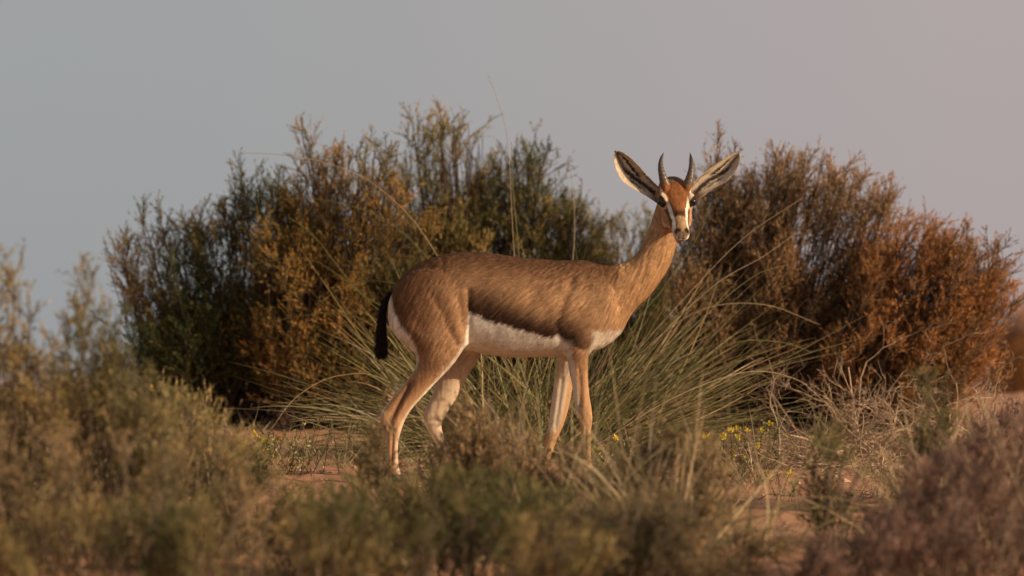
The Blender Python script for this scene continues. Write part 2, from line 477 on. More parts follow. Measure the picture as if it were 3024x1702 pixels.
def stalk(parent, base_w, pts, d, w=0.0035, col=(0.30, 0.24, 0.11), sides=3):
    """one long stalk through photographed points, a part of its own"""
    p = np.array([[*PX(a, b, d)] for a, b in pts])
    k = np.linspace(0, len(p) - 1, 26)
    # Catmull-Rom through the points
    P4 = np.vstack([2 * p[0] - p[1], p, 2 * p[-1] - p[-2]])
    i = np.minimum(np.floor(k).astype(int), len(p) - 2); f = (k - i)[:, None]
    a, b, c, e = P4[i], P4[i + 1], P4[i + 2], P4[i + 3]
    q = 0.5 * ((2 * b) + (-a + c) * f + (2 * a - 5 * b + 4 * c - e) * f ** 2 + (-a + 3 * b - 3 * c + e) * f ** 3)
    yy = (d - DIST) + 0.05 * np.sin(np.linspace(0, 2.0, 26) + pts[0][0])
    path = np.stack([q[:, 0], yy, q[:, 1]], 1)[None]
    V, F = tubes(path, np.linspace(w, w * 0.35, 26)[None] * 0.5, sides)
    c_ = np.ones((len(V), 3)) * np.array(col)
    return obj("stalk", make_mesh("stalk", V - base_w, F, M_GRASS, c_, smooth=True), parent)

GRN = (0.24, 0.24, 0.085); STR = (0.60, 0.44, 0.26)
for pts, d_, w_, c_ in [
    ([(1470, 1330), (1380, 950), (1250, 690), (1100, 540), (960, 480), (820, 455), (712, 450)], 21.0, 0.006, STR),
    ([(1480, 1330), (1350, 900), (1180, 680), (1000, 600), (850, 588), (760, 590)], 21.1, 0.006, GRN),
    ([(1530, 1330), (1525, 900), (1512, 640), (1500, 420), (1470, 300), (1440, 220)], 21.1, 0.005, STR),
    ([(1550, 1330), (1535, 800), (1518, 600), (1512, 480), (1510, 420)], 21.0, 0.007, GRN),
    ([(1640, 1330), (1690, 800), (1697, 640), (1690, 540), (1677, 455)], 21.2, 0.005, STR),
    ([(1420, 1330), (1250, 1000), (1060, 860), (930, 700), (850, 640)], 20.9, 0.007, GRN),
    ([(1400, 1330), (1220, 1020), (1100, 900), (980, 800), (880, 760), (690, 790)], 20.9, 0.006, GRN),
    ([(1380, 1330), (1200, 1050), (1060, 940), (960, 925), (800, 950)], 20.8, 0.007, GRN),
    ([(1360, 1340), (1150, 1130), (1000, 1110), (880, 1170), (800, 1270)], 20.8, 0.006, STR),
    ([(1370, 1340), (1120, 1200), (980, 1220), (900, 1290), (860, 1330)], 20.7, 0.006, GRN),
    ([(1350, 1320), (1210, 920), (1190, 850), (1110, 830), (1030, 840), (930, 900)], 20.7, 0.005, GRN),
    ([(1700, 1330), (1850, 1080), (2050, 850), (2200, 700), (2370, 585)], 21.0, 0.006, STR),
    ([(1700, 1330), (1900, 1050), (2100, 850), (2250, 760), (2350, 690)], 20.9, 0.006, STR),
    ([(1720, 1330), (1900, 1100), (2050, 960), (2220, 820), (2330, 780)], 20.8, 0.007, GRN),
    ([(1720, 1330), (1850, 1000), (1960, 850), (2060, 700), (2100, 600)], 21.1, 0.006, GRN),
    ([(1740, 1330), (1950, 1150), (2150, 1020), (2300, 1010), (2400, 1040)], 20.8, 0.006, GRN),
    ([(1740, 1330), (1980, 1180), (2200, 1100), (2350, 1120), (2440, 1190)], 20.7, 0.006, STR),
    ([(1700, 1330), (1880, 1060), (2060, 920), (2250, 900), (2420, 960)], 20.9, 0.005, STR),
    ([(1650, 1330), (1760, 1000), (1850, 700), (1900, 610)], 21.5, 0.005, STR),
]:
    stalk(tus, tv, pts, d_, w_ * 0.75, c_)
# denser right-hand side of the same fan
_r = np.random.default_rng(77)
def add_fan(n, cx, th0, th1, Lr, d, seed, dr, frac=0.38, width=0.0035):
    r = np.random.default_rng(seed); Y0 = d - DIST
    x = (cx + r.normal(size=n) * 70 - 1512) / 1000 * d / DIST; y = Y0 + r.normal(size=n) * 0.07
    z = ground_z(x, y, False) - 0.004
    th = r.uniform(th0, th1, n)
    D = nrm(np.stack([np.sin(th), r.normal(size=n) * 0.10, np.cos(th)], 1))
    Ln = r.uniform(Lr[0], Lr[1], n)
    V, F, t = ribbons(np.stack([x, y, z], 1), D, Ln, width * r.uniform(0.6, 1.3, n), r.uniform(dr[0], dr[1], n), r=r)
    bad = V[:, 2] < ground_z(V[:, 0], V[:, 1], False) + 0.002
    V[bad, 2] = ground_z(V[bad, 0], V[bad, 1], False) + 0.003
    C = blade_cols(n, len(t), t, (0.145, 0.145, 0.052), (0.36, 0.26, 0.13), frac, r)
    f = obj("blades", make_mesh("blades", V - tv, F, M_GRASS, C), tus); f["kind"] = "stuff"
add_fan(430, 1690, 0.50, 1.5, (0.30, 0.82), 20.9, 78, (0.02, 0.18))
add_fan(260, 1400, -1.45, -0.45, (0.30, 0.72), 20.9, 79, (0.05, 0.35))

# ------------------------------------------------------------------ gazelle
def loft(rings):
    """rings list of (K,3) -> closed V,F quads+caps as tris"""
    K = len(rings[0]); V = np.concatenate(rings + [rings[0].mean(0)[None], rings[-1].mean(0)[None]])
    n = len(rings); F = []
    for i in range(n - 1):
        for k in range(K):
            a = i * K + k; b = i * K + (k + 1) % K
            F.append((a, b, b + K)); F.append((a, b + K, a + K))
    c0 = n * K; c1 = c0 + 1
    for k in range(K):
        F.append((c0, (k + 1) % K, k)); F.append((c1, (n - 1) * K + k, (n - 1) * K + (k + 1) % K))
    return V, np.array(F)

def ring(c, A, B, K=28, e=2.0, egg=0.0):
    a = np.arange(K) / K * 2 * np.pi
    ca, sa = np.cos(a), np.sin(a)
    x = np.sign(ca) * np.abs(ca) ** (2 / e); y = np.sign(sa) * np.abs(sa) ** (2 / e)
    x = x * (1 - egg * y)
    return np.asarray(c)[None] + x[:, None] * np.asarray(A)[None] + y[:, None] * np.asarray(B)[None]

def interp_rows(rows, n):
    rows = np.array(rows, float); k = np.linspace(0, len(rows) - 1, n)
    P4 = np.vstack([2 * rows[0] - rows[1], rows, 2 * rows[-1] - rows[-2]])
    i = np.minimum(np.floor(k).astype(int), len(rows) - 2); f = (k - i)[:, None]
    a, b, c, e = P4[i], P4[i + 1], P4[i + 2], P4[i + 3]
    return 0.5 * ((2 * b) + (-a + c) * f + (2 * a - 5 * b + 4 * c - e) * f ** 2 + (-a + 3 * b - 3 * c + e) * f ** 3)

parts = []
# torso: px, top py, bottom py, half width
torso = [(1160, 850, 935, 30), (1190, 812, 975, 62), (1230, 780, 1010, 82), (1280, 758, 1028, 95), (1340, 746, 1034, 102), (1400, 744, 1040, 105),
         (1460, 749, 1052, 110), (1530, 758, 1058, 114), (1600, 768, 1056, 112), (1660, 770, 1056, 106), (1720, 770, 1048, 94), (1770, 777, 1032, 80),
         (1810, 786, 1008, 62), (1838, 806, 978, 46), (1858, 845, 940, 26)]
rr = []
for x, t, b, w in interp_rows(torso, 44):
    X, zt = PX(x, t); _, zb = PX(x, b)
    rr.append(ring((X, 0, (zt + zb) / 2), (0, w / 1000, 0), (0, 0, (zt - zb) / 2), e=2.25, egg=0.12))
parts.append(loft(rr))
# neck: left px,py  right px,py, half depth, y
neck = [(1700, 790, 1800, 1000, 70, 0), (1760, 782, 1838, 970, 64, 0), (1803, 780, 1866, 930, 58, 0.0), (1836, 778, 1896, 896, 54, 0.002), (1866, 762, 1930, 862, 48, 0.006), (1886, 738, 1955, 828, 45, 0.010),
        (1901, 710, 1976, 786, 43, 0.016), (1914, 682, 1992, 745, 42, 0.022), (1927, 645, 2004, 700, 43, 0.030), (1940, 605, 2014, 645, 43, 0.036), (1955, 575, 2020, 600, 40, 0.042)]
rr = []
for x0, y0, x1, y1, w, yc in interp_rows(neck, 36):
    X0, Z0 = PX(x0, y0); X1, Z1 = PX(x1, y1)
    c = ((X0 + X1) / 2, yc, (Z0 + Z1) / 2)
    rr.append(ring(c, (0, w / 1000, 0), ((X0 - X1) / 2, 0, (Z0 - Z1) / 2), e=2.1))
parts.append(loft(rr))
# legs: py, rear px, front px, half depth mm, y centre mm
def leg(rows, sgn, n=54, e=2.0):
    rr = []
    for py, xr, xf, w, yc in interp_rows(rows, n):
        Xr, Z = PX(xr, py); Xf, _ = PX(xf, py)
        rr.append(ring(((Xr + Xf) / 2, sgn * yc / 1000, Z), ((Xf - Xr) / 2, 0, 0), (0, w / 1000, 0), e=e))
    parts.append(loft(rr))
near_hind = [(800, 1215, 1340, 20, 62), (830, 1180, 1365, 38, 64), (865, 1158, 1382, 48, 66), (900, 1148, 1390, 54, 66), (935, 1147, 1391, 55, 67), (970, 1154, 1389, 53, 68), (1000, 1180, 1384, 50, 70), (1025, 1206, 1374, 46, 71),
             (1050, 1227, 1358, 41, 72), (1078, 1229, 1337, 36, 72), (1106, 1215, 1311, 31, 72), (1135, 1193, 1284, 26, 71), (1164, 1169, 1257, 22, 70), (1192, 1145, 1231, 19, 68),
             (1217, 1128, 1211, 17, 67), (1238, 1124, 1199, 17, 66), (1262, 1130, 1188, 17, 65), (1285, 1139, 1182, 15, 64), (1315, 1142, 1177, 13, 63), (1350, 1144, 1176, 13, 62), (1375, 1143, 1179, 14, 62), (1390, 1148, 1182, 13, 62), (1402, 1152, 1186, 13, 62)]
far_hind = [(830, 1200, 1350, 38, 64), (900, 1190, 1400, 50, 66), (960, 1200, 1425, 52, 66), (1005, 1235, 1430, 46, 66), (1047, 1262, 1420, 40, 65), (1078, 1276, 1404, 34, 64), (1109, 1288, 1384, 30, 63), (1149, 1282, 1362, 25, 62), (1177, 1270, 1348, 21, 61),
            (1205, 1256, 1330, 18, 60), (1232, 1248, 1313, 17, 60), (1253, 1251, 1304, 16, 60), (1276, 1264, 1307, 15, 60), (1304, 1283, 1320, 13, 60), (1340, 1305, 1340, 12, 60), (1370, 1322, 1358, 13, 60), (1385, 1332, 1364, 13, 60), (1397, 1342, 1374, 13, 60)]
near_fore = [(815, 1690, 1785, 16, 48), (850, 1672, 1812, 30, 50), (900, 1662, 1822, 38, 54), (950, 1654, 1815, 42, 57), (990, 1650, 1792, 41, 60), (1020, 1654, 1764, 37, 62), (1042, 1664, 1745, 32, 62), (1062, 1674, 1739, 27, 62), (1093, 1678, 1737, 23, 61), (1124, 1686, 1737, 20, 60),
             (1149, 1690, 1738, 18, 60), (1182, 1695, 1742, 17, 60), (1208, 1699, 1746, 17, 60), (1232, 1704, 1749, 17, 60), (1254, 1711, 1747, 15, 60), (1279, 1715, 1744, 13, 60), (1310, 1717, 1744, 12, 60), (1341, 1718, 1745, 12, 60), (1368, 1718, 1748, 14, 60), (1385, 1723, 1751, 13, 60), (1402, 1728, 1757, 13, 60)]
far_fore = [(850, 1690, 1800, 28, 50), (920, 1668, 1810, 36, 52), (980, 1655, 1780, 38, 54), (1025, 1650, 1735, 32, 56), (1062, 1648, 1712, 27, 56), (1109, 1640, 1698, 22, 56), (1155, 1633, 1690, 19, 56), (1202, 1627, 1681, 18, 56), (1240, 1622, 1670, 18, 56), (1268, 1617, 1660, 16, 56), (1292, 1612, 1648, 14, 56),
            (1329, 1605, 1635, 12, 56), (1358, 1597, 1625, 12, 56), (1380, 1590, 1620, 14, 56), (1394, 1594, 1620, 13, 56), (1406, 1598, 1624, 13, 56)]
leg(near_hind, -1); leg(far_hind, 1); leg(near_fore, -1); leg(far_fore, 1)
# tail dock
# head frame
yaw = R(9.0)
HO = np.array([PX(1993, 538)[0], -0.004, PX(1993, 538)[1]])
def rz(v, a):
    return np.array([v[0] * math.cos(a) - v[1] * math.sin(a), v[0] * math.sin(a) + v[1] * math.cos(a), v[2]])
Ha = rz((0, -0.655, -0.755), yaw); Hn = rz((0, -0.755, 0.655), yaw); Ht = rz((1, 0, 0), yaw)
def HW(u, t, n):
    return HO + Ha * u + Ht * t + Hn * n
head = [  # u, half width, top n, bottom n, egg, e
    (-0.045, 26, -22, -58, 0, 2), (-0.03, 38, -8, -72, 0, 2), (-0.01, 45, 2, -84, 0, 2.1), (0.015, 49, 8, -92, 0, 2.2), (0.04, 52, 10, -97, 0.02, 2.3), (0.06, 52, 9, -99, 0.03, 2.3), (0.08, 47, 6, -96, 0.04, 2.2),
    (0.10, 41, 4, -88, 0.12, 2.1), (0.12, 34, 2, -76, 0.14, 2.1), (0.14, 28, 1, -64, 0.12, 2.1), (0.16, 25, 2, -56, 0.06, 2.1), (0.178, 25, 1, -50, 0.0, 2.2), (0.192, 23.5, -4, -44, 0.0, 2.2), (0.203, 18, -11, -38, 0, 2), (0.208, 11, -16, -32, 0, 2)]
rr = []
for u, w, nt_, nb, eg, e in interp_rows([(a * 1000, b, c, d, e_, f) for a, b, c, d, e_, f in head], 44):
    rr.append(ring(HW(u / 1000, 0, (nt_ + nb) / 2000), Ht * w / 1000, Hn * (nt_ - nb) / 2000, e=e, egg=eg))
parts.append(loft(rr))
def blob(c, a, b, d, A=Ha, B=Ht, D=Hn, K=20):
    rr = []
    for s in np.linspace(-0.98, 0.98, 12):
        q = math.sqrt(1 - s * s)
        rr.append(ring(np.asarray(c) + np.asarray(A) * a * s, np.asarray(B) * b * q, np.asarray(D) * d * q, K))
    parts.append(loft(rr))
for s in (-1, 1):
    blob(HW(0.060, s * 0.043, -0.004), 0.020, 0.012, 0.010)       # brow above the eye
    blob(HW(0.092, s * 0.034, -0.050), 0.036, 0.012, 0.030)       # cheek
    blob(HW(0.186, s * 0.0125, -0.018), 0.016, 0.0115, 0.016)     # upper lip lobes
    blob(HW(0.022, s * 0.034, 0.000), 0.020, 0.014, 0.016)        # horn pedicle
    blob(HW(0.012, s * 0.044, -0.046), 0.018, 0.012, 0.014)       # ear root
blob(HW(0.176, 0, -0.052), 0.022, 0.016, 0.010)                   # chin
Vb = []; Fb = []; off = 0
for v, f in parts:
    Vb.append(v); Fb.append(f + off); off += len(v)
raw = bpy.data.meshes.new("raw")
raw.from_pydata(np.concatenate(Vb).tolist(), [], np.concatenate(Fb).tolist())
tmp = bpy.data.objects.new("tmp", raw); COL.objects.link(tmp)
md = tmp.modifiers.new("r", 'REMESH'); md.mode = 'VOXEL'; md.voxel_size = 0.0029; md.use_smooth_shade = True
dg = bpy.context.evaluated_depsgraph_get(); dg.update()
ev = tmp.evaluated_get(dg); em = ev.to_mesh()
nv = len(em.vertices); co = np.empty(nv * 3, np.float32); em.vertices.foreach_get("co", co); co = co.reshape(-1, 3).astype(float)
npoly = len(em.polygons); li = np.empty(len(em.loops), np.int32); em.loops.foreach_get("vertex_index", li)
lt = np.empty(npoly, np.int32); em.polygons.foreach_get("loop_total", lt)
ne = len(em.edges); ed = np.empty(ne * 2, np.int32); em.edges.foreach_get("vertices", ed); ed = ed.reshape(-1, 2)
assert (lt == 4).all()
quads = li.reshape(-1, 4)
ev.to_mesh_clear()
bpy.data.objects.remove(tmp); bpy.data.meshes.remove(raw)
deg = np.bincount(ed.ravel(), minlength=nv)[:, None].astype(float)
def relax(co, w, it):
    for _ in range(it):
        s = np.zeros_like(co)
        for k in range(3):
            s[:, k] = np.bincount(ed[:, 0], co[ed[:, 1], k], nv) + np.bincount(ed[:, 1], co[ed[:, 0], k], nv)
        co = co + (s / deg - co) * w
    return co
def vnormals(co):
    q = co[quads]; fn = np.cross(q[:, 2] - q[:, 0], q[:, 3] - q[:, 1])
    N = np.zeros_like(co)
    for k in range(4):
        for c in range(3):
            N[:, c] += np.bincount(quads[:, k], fn[:, c], nv)
    return nrm(N)
def pxy(co):
    return co[:, 0] * 1000 + 1512, HORIZON - (co[:, 2] - CAMZ) * 1000
qx, qy = pxy(co)
hl = co - HO; hu = hl @ Ha; ht = hl @ Ht; hn = hl @ Hn
is_head = sstep(-0.05, -0.02, hu) * (hn > np.interp(hu, [a[0] for a in head], [a[3] for a in head]) / 1000 - 0.005) * (co[:, 2] > PX(0, 745)[1]) * (np.abs(ht) < 0.07)
soft = 0.6 * (1 - sstep(1090, 1150, qy)) * (1 - is_head)
co = relax(co, (0.12 + soft)[:, None] * 0.8, 14)
co = relax(co, soft[:, None] * 0.8, 26)
N = vnormals(co)
qx, qy = pxy(co)
# muscle creases and bony relief on the near side (px polylines, depth mm, width px)
def pldist(pts, x, y):
    best = np.full(len(x), 1e9)
    for (x0, y0), (x1, y1) in zip(pts[:-1], pts[1:]):
        dx, dy = x1 - x0, y1 - y0
        t = np.clip(((x - x0) * dx + (y - y0) * dy) / (dx * dx + dy * dy), 0, 1)
        best = np.minimum(best, np.hypot(x - x0 - t * dx, y - y0 - t * dy))
    return best
disp = np.zeros(nv)
nearside = (N[:, 1] < 0.1) & (co[:, 1] < 0.01)
farleg = (N[:, 1] < 0.1) & (co[:, 1] > 0.02)
for pts, dep, wd in [
    ([(1275, 870), (1300, 915), (1325, 968), (1350, 1015), (1356, 1022)], 2.6, 12),        # thigh groove
    ([(1384, 860), (1388, 930), (1389, 1000)], 4.0, 10),                                  # flank fold
    ([(1655, 1000), (1645, 960), (1665, 890), (1690, 830)], 4.5, 14),                      # behind the shoulder
    ([(1720, 1030), (1752, 985), (1790, 960), (1820, 900)], 3.0, 12),                      # in front of the shoulder
    ([(1215, 1130), (1190, 1175), (1165, 1225), (1150, 1262)], 8.0, 8),                    # gaskin tendon groove
    ([(1163, 1270), (1160, 1320), (1158, 1370)], 4.5, 5),
    ([(1712, 1090), (1715, 1150), (1712, 1200)], 4.0, 7),
    ([(1731, 1260), (1727, 1320), (1727, 1370)], 4.0, 5)]:
    disp -= nearside * dep / 1000 * np.exp(-(pldist(pts, qx, qy) / wd) ** 2)
for pts, dep, wd in [
    ([(1230, 900), (1265, 960), (1290, 1020)], 3.0, 26), ([(1335, 900), (1350, 960), (1362, 1000)], 4.0, 18),
    ([(1740, 850), (1700, 920), (1690, 980)], 3.0, 30), ([(1790, 890), (1815, 935), (1800, 975)], 4.0, 22),
    ([(1130, 1235), (1136, 1225)], 3.0, 12), ([(1724, 1205), (1727, 1240)], 3.0, 15), ([(1181, 1255), (1176, 1270)], 2.5, 12)]:
    disp += nearside * dep / 1000 * np.exp(-(pldist(pts, qx, qy) / wd) ** 2)
for pts, dep, wd in [([(1660, 1120), (1650, 1200), (1640, 1270)], 3.0, 6), ([(1640, 1290), (1620, 1350)], 2.0, 4), ([(1290, 1190), (1278, 1240)], 1.5, 7)]:
    disp -= farleg * dep / 1000 * np.exp(-(pldist(pts, qx, qy) / wd) ** 2)
p3 = co * 1.0
ribs = np.sin((qx + (qy - 900) * 0.35) / 17.0) * sstep(1440, 1500, qx) * (1 - sstep(1610, 1650, qx)) * sstep(820, 870, qy) * (1 - sstep(980, 1020, qy))
disp += ribs * 0.0005 + (fbm(p3 * 14, 3) - 0.5) * 0.008 * (1 - is_head) * (1 - sstep(1060, 1150, qy))
# head relief
hl = co - HO; hu = hl @ Ha; ht = hl @ Ht; hn = hl @ Hn
def g3(u, t, n, s):
    return np.exp(-((hu - u) ** 2 + (np.abs(ht) - t) ** 2 + (hn - n) ** 2) / s ** 2)
EU, ET, EN = 0.068, 0.0490, -0.012
disp -= is_head * (0.006 * g3(EU, ET + 0.004, EN, 0.012) + 0.007 * g3(0.189, 0.0135, -0.007, 0.006))
disp -= is_head * 0.0025 * np.exp(-((hn + 0.031) / 0.0028) ** 2) * sstep(0.140, 0.155, hu)
disp -= is_head * 0.0035 * g3(0.10, 0.036, -0.018, 0.014)
disp -= is_head * 0.0022 * np.exp(-(ht / 0.0022) ** 2) * sstep(0.190, 0.196, hu) * (hn > -0.031)
disp -= is_head * 0.0025 * np.exp(-(ht / 0.010) ** 2 - ((hu - 0.045) / 0.02) ** 2) * (hn > -0.02)
co = co + N * disp[:, None]
co = relax(co, 0.25, 2)
N = vnormals(co)
qx, qy = pxy(co)
hl = co - HO; hu = hl @ Ha; ht = hl @ Ht; hn = hl @ Hn

# ---- coat colours
FAWN = np.array([0.43, 0.248, 0.128]); BROWN = np.array([0.135, 0.063, 0.031]); DARK = np.array([0.035, 0.017, 0.010])
WHITE = np.array([0.80, 0.73, 0.61]); RUF = np.array([0.205, 0.078, 0.027]); LEGC = np.array([0.47, 0.27, 0.135])
def lay(c, col, w):
    w = np.clip(w, 0, 1)[:, None]
    return c * (1 - w) + np.asarray(col)[None] * w
def flow_layers(hmask, qx, qy):
    """hair directions laid over each other, with their weights"""
    return [((-0.72, 0, -0.62), np.ones(len(qx))), ((-0.42, 0, -0.9), sstep(1690, 1830, qx)),
            ((-0.92, 0, -0.35), sstep(1640, 1500, qx) * sstep(900, 760, qy)), ((-0.45, 0, -0.85), sstep(1400, 1290, qx)),
            ((-0.05, 0, -1.0), sstep(1030, 1110, qy)), (tuple(-Ha), hmask)]
def flow_of(hmask, qx, qy):
    f = np.zeros((len(qx), 3))
    for d_, w in flow_layers(hmask, qx, qy):
        f = f * (1 - w)[:, None] + np.array(d_)[None] * w[:, None]
    return nrm(f)
FL = flow_of(is_head, qx, qy)
def streak(P, lay_, sc_along, sc_across, seed):
    """noise drawn out along the coat"""
    out = np.zeros(len(P))
    for d_, w in lay_:
        f = np.array(d_) / np.linalg.norm(d_); ac = np.cross(f, [0, 1.0, 0]); ac /= np.linalg.norm(ac)
        wp = (vnoise(P * 9 + seed) - 0.5) * 0.012
        k = np.where(w > 0.001)[0]
        nz = np.zeros(len(P))
        nz[k] = vnoise(np.stack([P[k] @ f * sc_along + seed, (P[k] @ ac + wp[k]) * sc_across, P[k, 1] * sc_across * 0.7 + seed], 1))
        out = out * (1 - w) + nz * w
    return out
LAY = flow_layers(is_head, qx, qy)
jit = (streak(co, LAY, 60, 300, 3.0) - 0.5) * 9 + (fbm(co * 30, 2) - 0.5) * 10
x_, y_ = qx + jit * 0.5, qy + jit
ytop = np.interp(qx, [1160, 1230, 1280, 1340, 1400, 1500, 1600, 1720, 1800], [850, 780, 758, 746, 744, 754, 768, 770, 780])
c = np.repeat(FAWN[None], nv, 0)
c = lay(c, BROWN, sstep(120, 15, y_ - ytop) * 0.93 * (qx < 1830))                                 # dark saddle
c = lay(c, BROWN * 1.15, sstep(1420, 1230, x_) * sstep(1060, 880, y_) * 0.88)                   # darker rump
c = lay(c, BROWN * 1.25, sstep(1230, 1290, qy) * 0)                                             
c = lay(c, FAWN * np.array([1.12, 1.10, 1.0]), sstep(1790, 1860, qx) * 0.7)                     # neck and chest
yb = np.interp(qx, [1150, 1380, 1387, 1405, 1429, 1475, 1520, 1566, 1596, 1620, 1650, 1700, 1760], [960, 940, 924, 927, 941, 954, 968, 980, 990, 996, 1000, 1020, 1040])
band = np.interp(qx, [1360, 1395, 1440, 1500, 1600, 1650, 1700, 1760, 1800], [60, 110, 150, 105, 85, 120, 115, 90, 30])
flank = (co[:, 1] < 0.2) & (qx > 1380) & (qx < 1770)
c = lay(c, DARK * 1.3, flank * sstep(1.0, 0.15, (yb - y_) / band) * sstep(-4, 2, yb - y_) * 0.97 * sstep(1379, 1388, qx) * sstep(1800, 1690, x_) * (qy < 1060))
# white belly
belly = sstep(-3, 4, y_ - yb) * sstep(1381, 1389, qx) * sstep(1672, 1662, qx) * (qy < 1075)
c = lay(c, WHITE, belly)
inner = sstep(-0.35, -0.65, N[:, 2]) * sstep(930, 1000, qy) * sstep(1120, 1060, qy)
c = lay(c, WHITE, inner)
# chest patch
c = lay(c, WHITE * np.array([0.95, 0.9, 0.85]), sstep(966, 986, y_) * sstep(1742, 1756, x_) * (qy < 1060) * 0.8)
# white rump stripe
xr = np.interp(qy, [840, 865, 892, 923, 959, 986, 1020, 1059, 1090], [1142, 1157, 1160, 1169, 1186, 1211, 1228, 1238, 1232])
c = lay(c, WHITE, sstep(4, -3, qx - xr + jit * 0.35) * sstep(858, 870, qy) * sstep(1110, 1070, qy) * (qx < 1240))
c = lay(c, DARK * 1.4, sstep(24, 4, np.abs(qx - xr - 14)) * sstep(870, 900, qy) * sstep(1090, 1000, qy) * 0.45)
# hind leg: pale front edge and inside, shade painted into the tendon and hock grooves
legs = sstep(1060, 1130, qy)
c = lay(c, LEGC, legs * 0.75)
fx = np.interp(qy, [r_[0] for r_ in near_hind], [r_[2] for r_ in near_hind]); bx_ = np.interp(qy, [r_[0] for r_ in near_hind], [r_[1] for r_ in near_hind])
isnh = (co[:, 1] < -0.02) & (qx < 1395) & (qy > 930) & (qx > bx_ - 12) & (qx < fx + 12)
c = lay(c, WHITE, isnh * sstep(12, 5, fx - qx + jit * 0.2) * (qy > 960) * (0.9 - 0.55 * sstep(1150, 1240, qy)))
c = lay(c, BROWN * 1.15, isnh * sstep(1040, 1090, qy) * sstep(1240, 1140, qy) * np.exp(-((qx - (bx_ * 0.55 + fx * 0.45)) / 30) ** 2) * 0.55)
c = lay(c, DARK * 1.6, isnh * np.exp(-(pldist([(1212, 1135), (1190, 1180), (1165, 1225), (1140, 1262)], qx, qy) / 7) ** 2) * 0.65)  # painted crease shade, follows the gaskin tendon groove
c = lay(c, DARK * 1.6, isnh * np.exp(-(pldist([(1133, 1262), (1142, 1275)], qx, qy) / 7) ** 2) * 0.6)  # painted shade in the hollow of the hock
c = lay(c, WHITE * 0.8, isnh * sstep(7, 2, qx - bx_) * sstep(1050, 1080, qy) * 0.5)
# far hind: inside cream
isfh = (co[:, 1] > 0.02) & (qx > 1235) & (qx < 1440) & (qy > 1000)
c = lay(c, WHITE * np.array([0.78, 0.68, 0.58]), isfh * 0.75)
# near fore: pale rear strip
nf_b = np.interp(qy, [r_[0] for r_ in near_fore], [r_[1] for r_ in near_fore]); nf_f = np.interp(qy, [r_[0] for r_ in near_fore], [r_[2] for r_ in near_fore])
isnf = (co[:, 1] < -0.02) & (qx > 1640) & (qx < 1760) & (qy > 1000)
c = lay(c, WHITE * 0.9, isnf * sstep(0.42, 0.2, (qx - nf_b) / (nf_f - nf_b) + jit * 0.004) * sstep(990, 1030, qy) * sstep(1240, 1170, qy) * 0.85)
c = lay(c, WHITE * 0.95, (co[:, 1] < 0) * sstep(14, 4, pldist([(1646, 998), (1662, 1012), (1676, 1040)], qx, qy)) * 0.8)
c = lay(c, BROWN * 1.6, ((co[:, 1] < -0.02) & (qy > 1265)) * np.exp(-(pldist([(1162, 1275), (1159, 1320), (1158, 1375)], qx, qy) / 4.5) ** 2) * 0.45)  # shading line painted down the hind cannon groove
c = lay(c, BROWN * 1.2, isnf * np.exp(-(pldist([(1711, 1110), (1714, 1160), (1711, 1200)], qx, qy) / 5) ** 2) * 0.5)  # shading line painted along the forearm groove
# far fore: cream with a fawn front edge
ff_b = np.interp(qy, [r_[0] for r_ in far_fore], [r_[1] for r_ in far_fore]); ff_f = np.interp(qy, [r_[0] for r_ in far_fore], [r_[2] for r_ in far_fore])
isff = (co[:, 1] > 0.02) & (qx > 1585) & (qx < 1720) & (qy > 1030)
c = lay(c, WHITE * np.array([0.9, 0.84, 0.76]), isff * sstep(0.85, 0.6, (qx - ff_b) / (ff_f - ff_b)) * sstep(1290, 1260, qy) * 0.85)
# spot on the shoulder
c = lay(c, DARK, (co[:, 1] < 0) * sstep(4.5, 2.5, np.hypot(qx - 1716, qy - 910)))
# head markings
hq = np.abs(ht) + 0.55 * np.maximum(0, 0.004 - hn)
hc = np.repeat((FAWN * np.array([0.80, 0.74, 0.72]))[None], nv, 0)
jq = (fbm(co * 120, 2) - 0.5) * 0.006
q_ = hq + jq
sc_ = np.interp(hu, [-0.02, 0.02, 0.045, 0.075, 0.105, 0.14, 0.17, 0.2], [0.060, 0.053, 0.0470, 0.0385, 0.0320, 0.0275, 0.0285, 0.032])
sw_ = np.interp(hu, [0.0, 0.03, 0.06, 0.10, 0.14, 0.18], [0.004, 0.007, 0.0085, 0.008, 0.0070, 0.007])
hc = lay(hc, RUF, (q_ < sc_ - sw_ * 0.6) * sstep(0.130, 0.112, hu + jq))
hc = lay(hc, RUF * 0.55, (q_ < sc_ - sw_) * sstep(0.05, 0.0, hu) * vnoise(co * 160) * 0.9)
hc = lay(hc, np.array([0.13, 0.085, 0.06]), (np.abs(ht) < 0.022) * sstep(0.012, -0.004, hu) * 0.8)       # grey crown tuft
hc = lay(hc, DARK * 0.8, (q_ < sc_ - sw_ * 0.7) * sstep(0.104, 0.124, hu + jq * 2) * sstep(0.143, 0.130, hu + jq * 2) * sstep(0.028, 0.010, np.abs(ht)) * 0.92)
hc = lay(hc, FAWN * np.array([0.80, 0.85, 0.85]), (q_ < sc_ - sw_ * 0.5) * sstep(0.136, 0.144, hu + jq))
hc = lay(hc, DARK * 1.5, sstep(0.0045, 0.0, np.abs(q_ - sc_ - sw_ - 0.0065) - 0.0035) * sstep(0.062, 0.078, hu) * sstep(0.165, 0.14, hu) * 0.85)
hc = lay(hc, WHITE * 0.92, sstep(sw_, sw_ * 0.65, np.abs(q_ - sc_)) * sstep(0.012, 0.03, hu) * sstep(0.192, 0.175, hu))
hc = lay(hc, WHITE * 0.75, sstep(0.150, 0.170, hu) * sstep(-0.012, -0.020, hn) * 0.9)
hc = lay(hc, WHITE * 0.8, sstep(0.10, 0.14, hu) * sstep(-0.040, -0.055, hn) * 0.9)
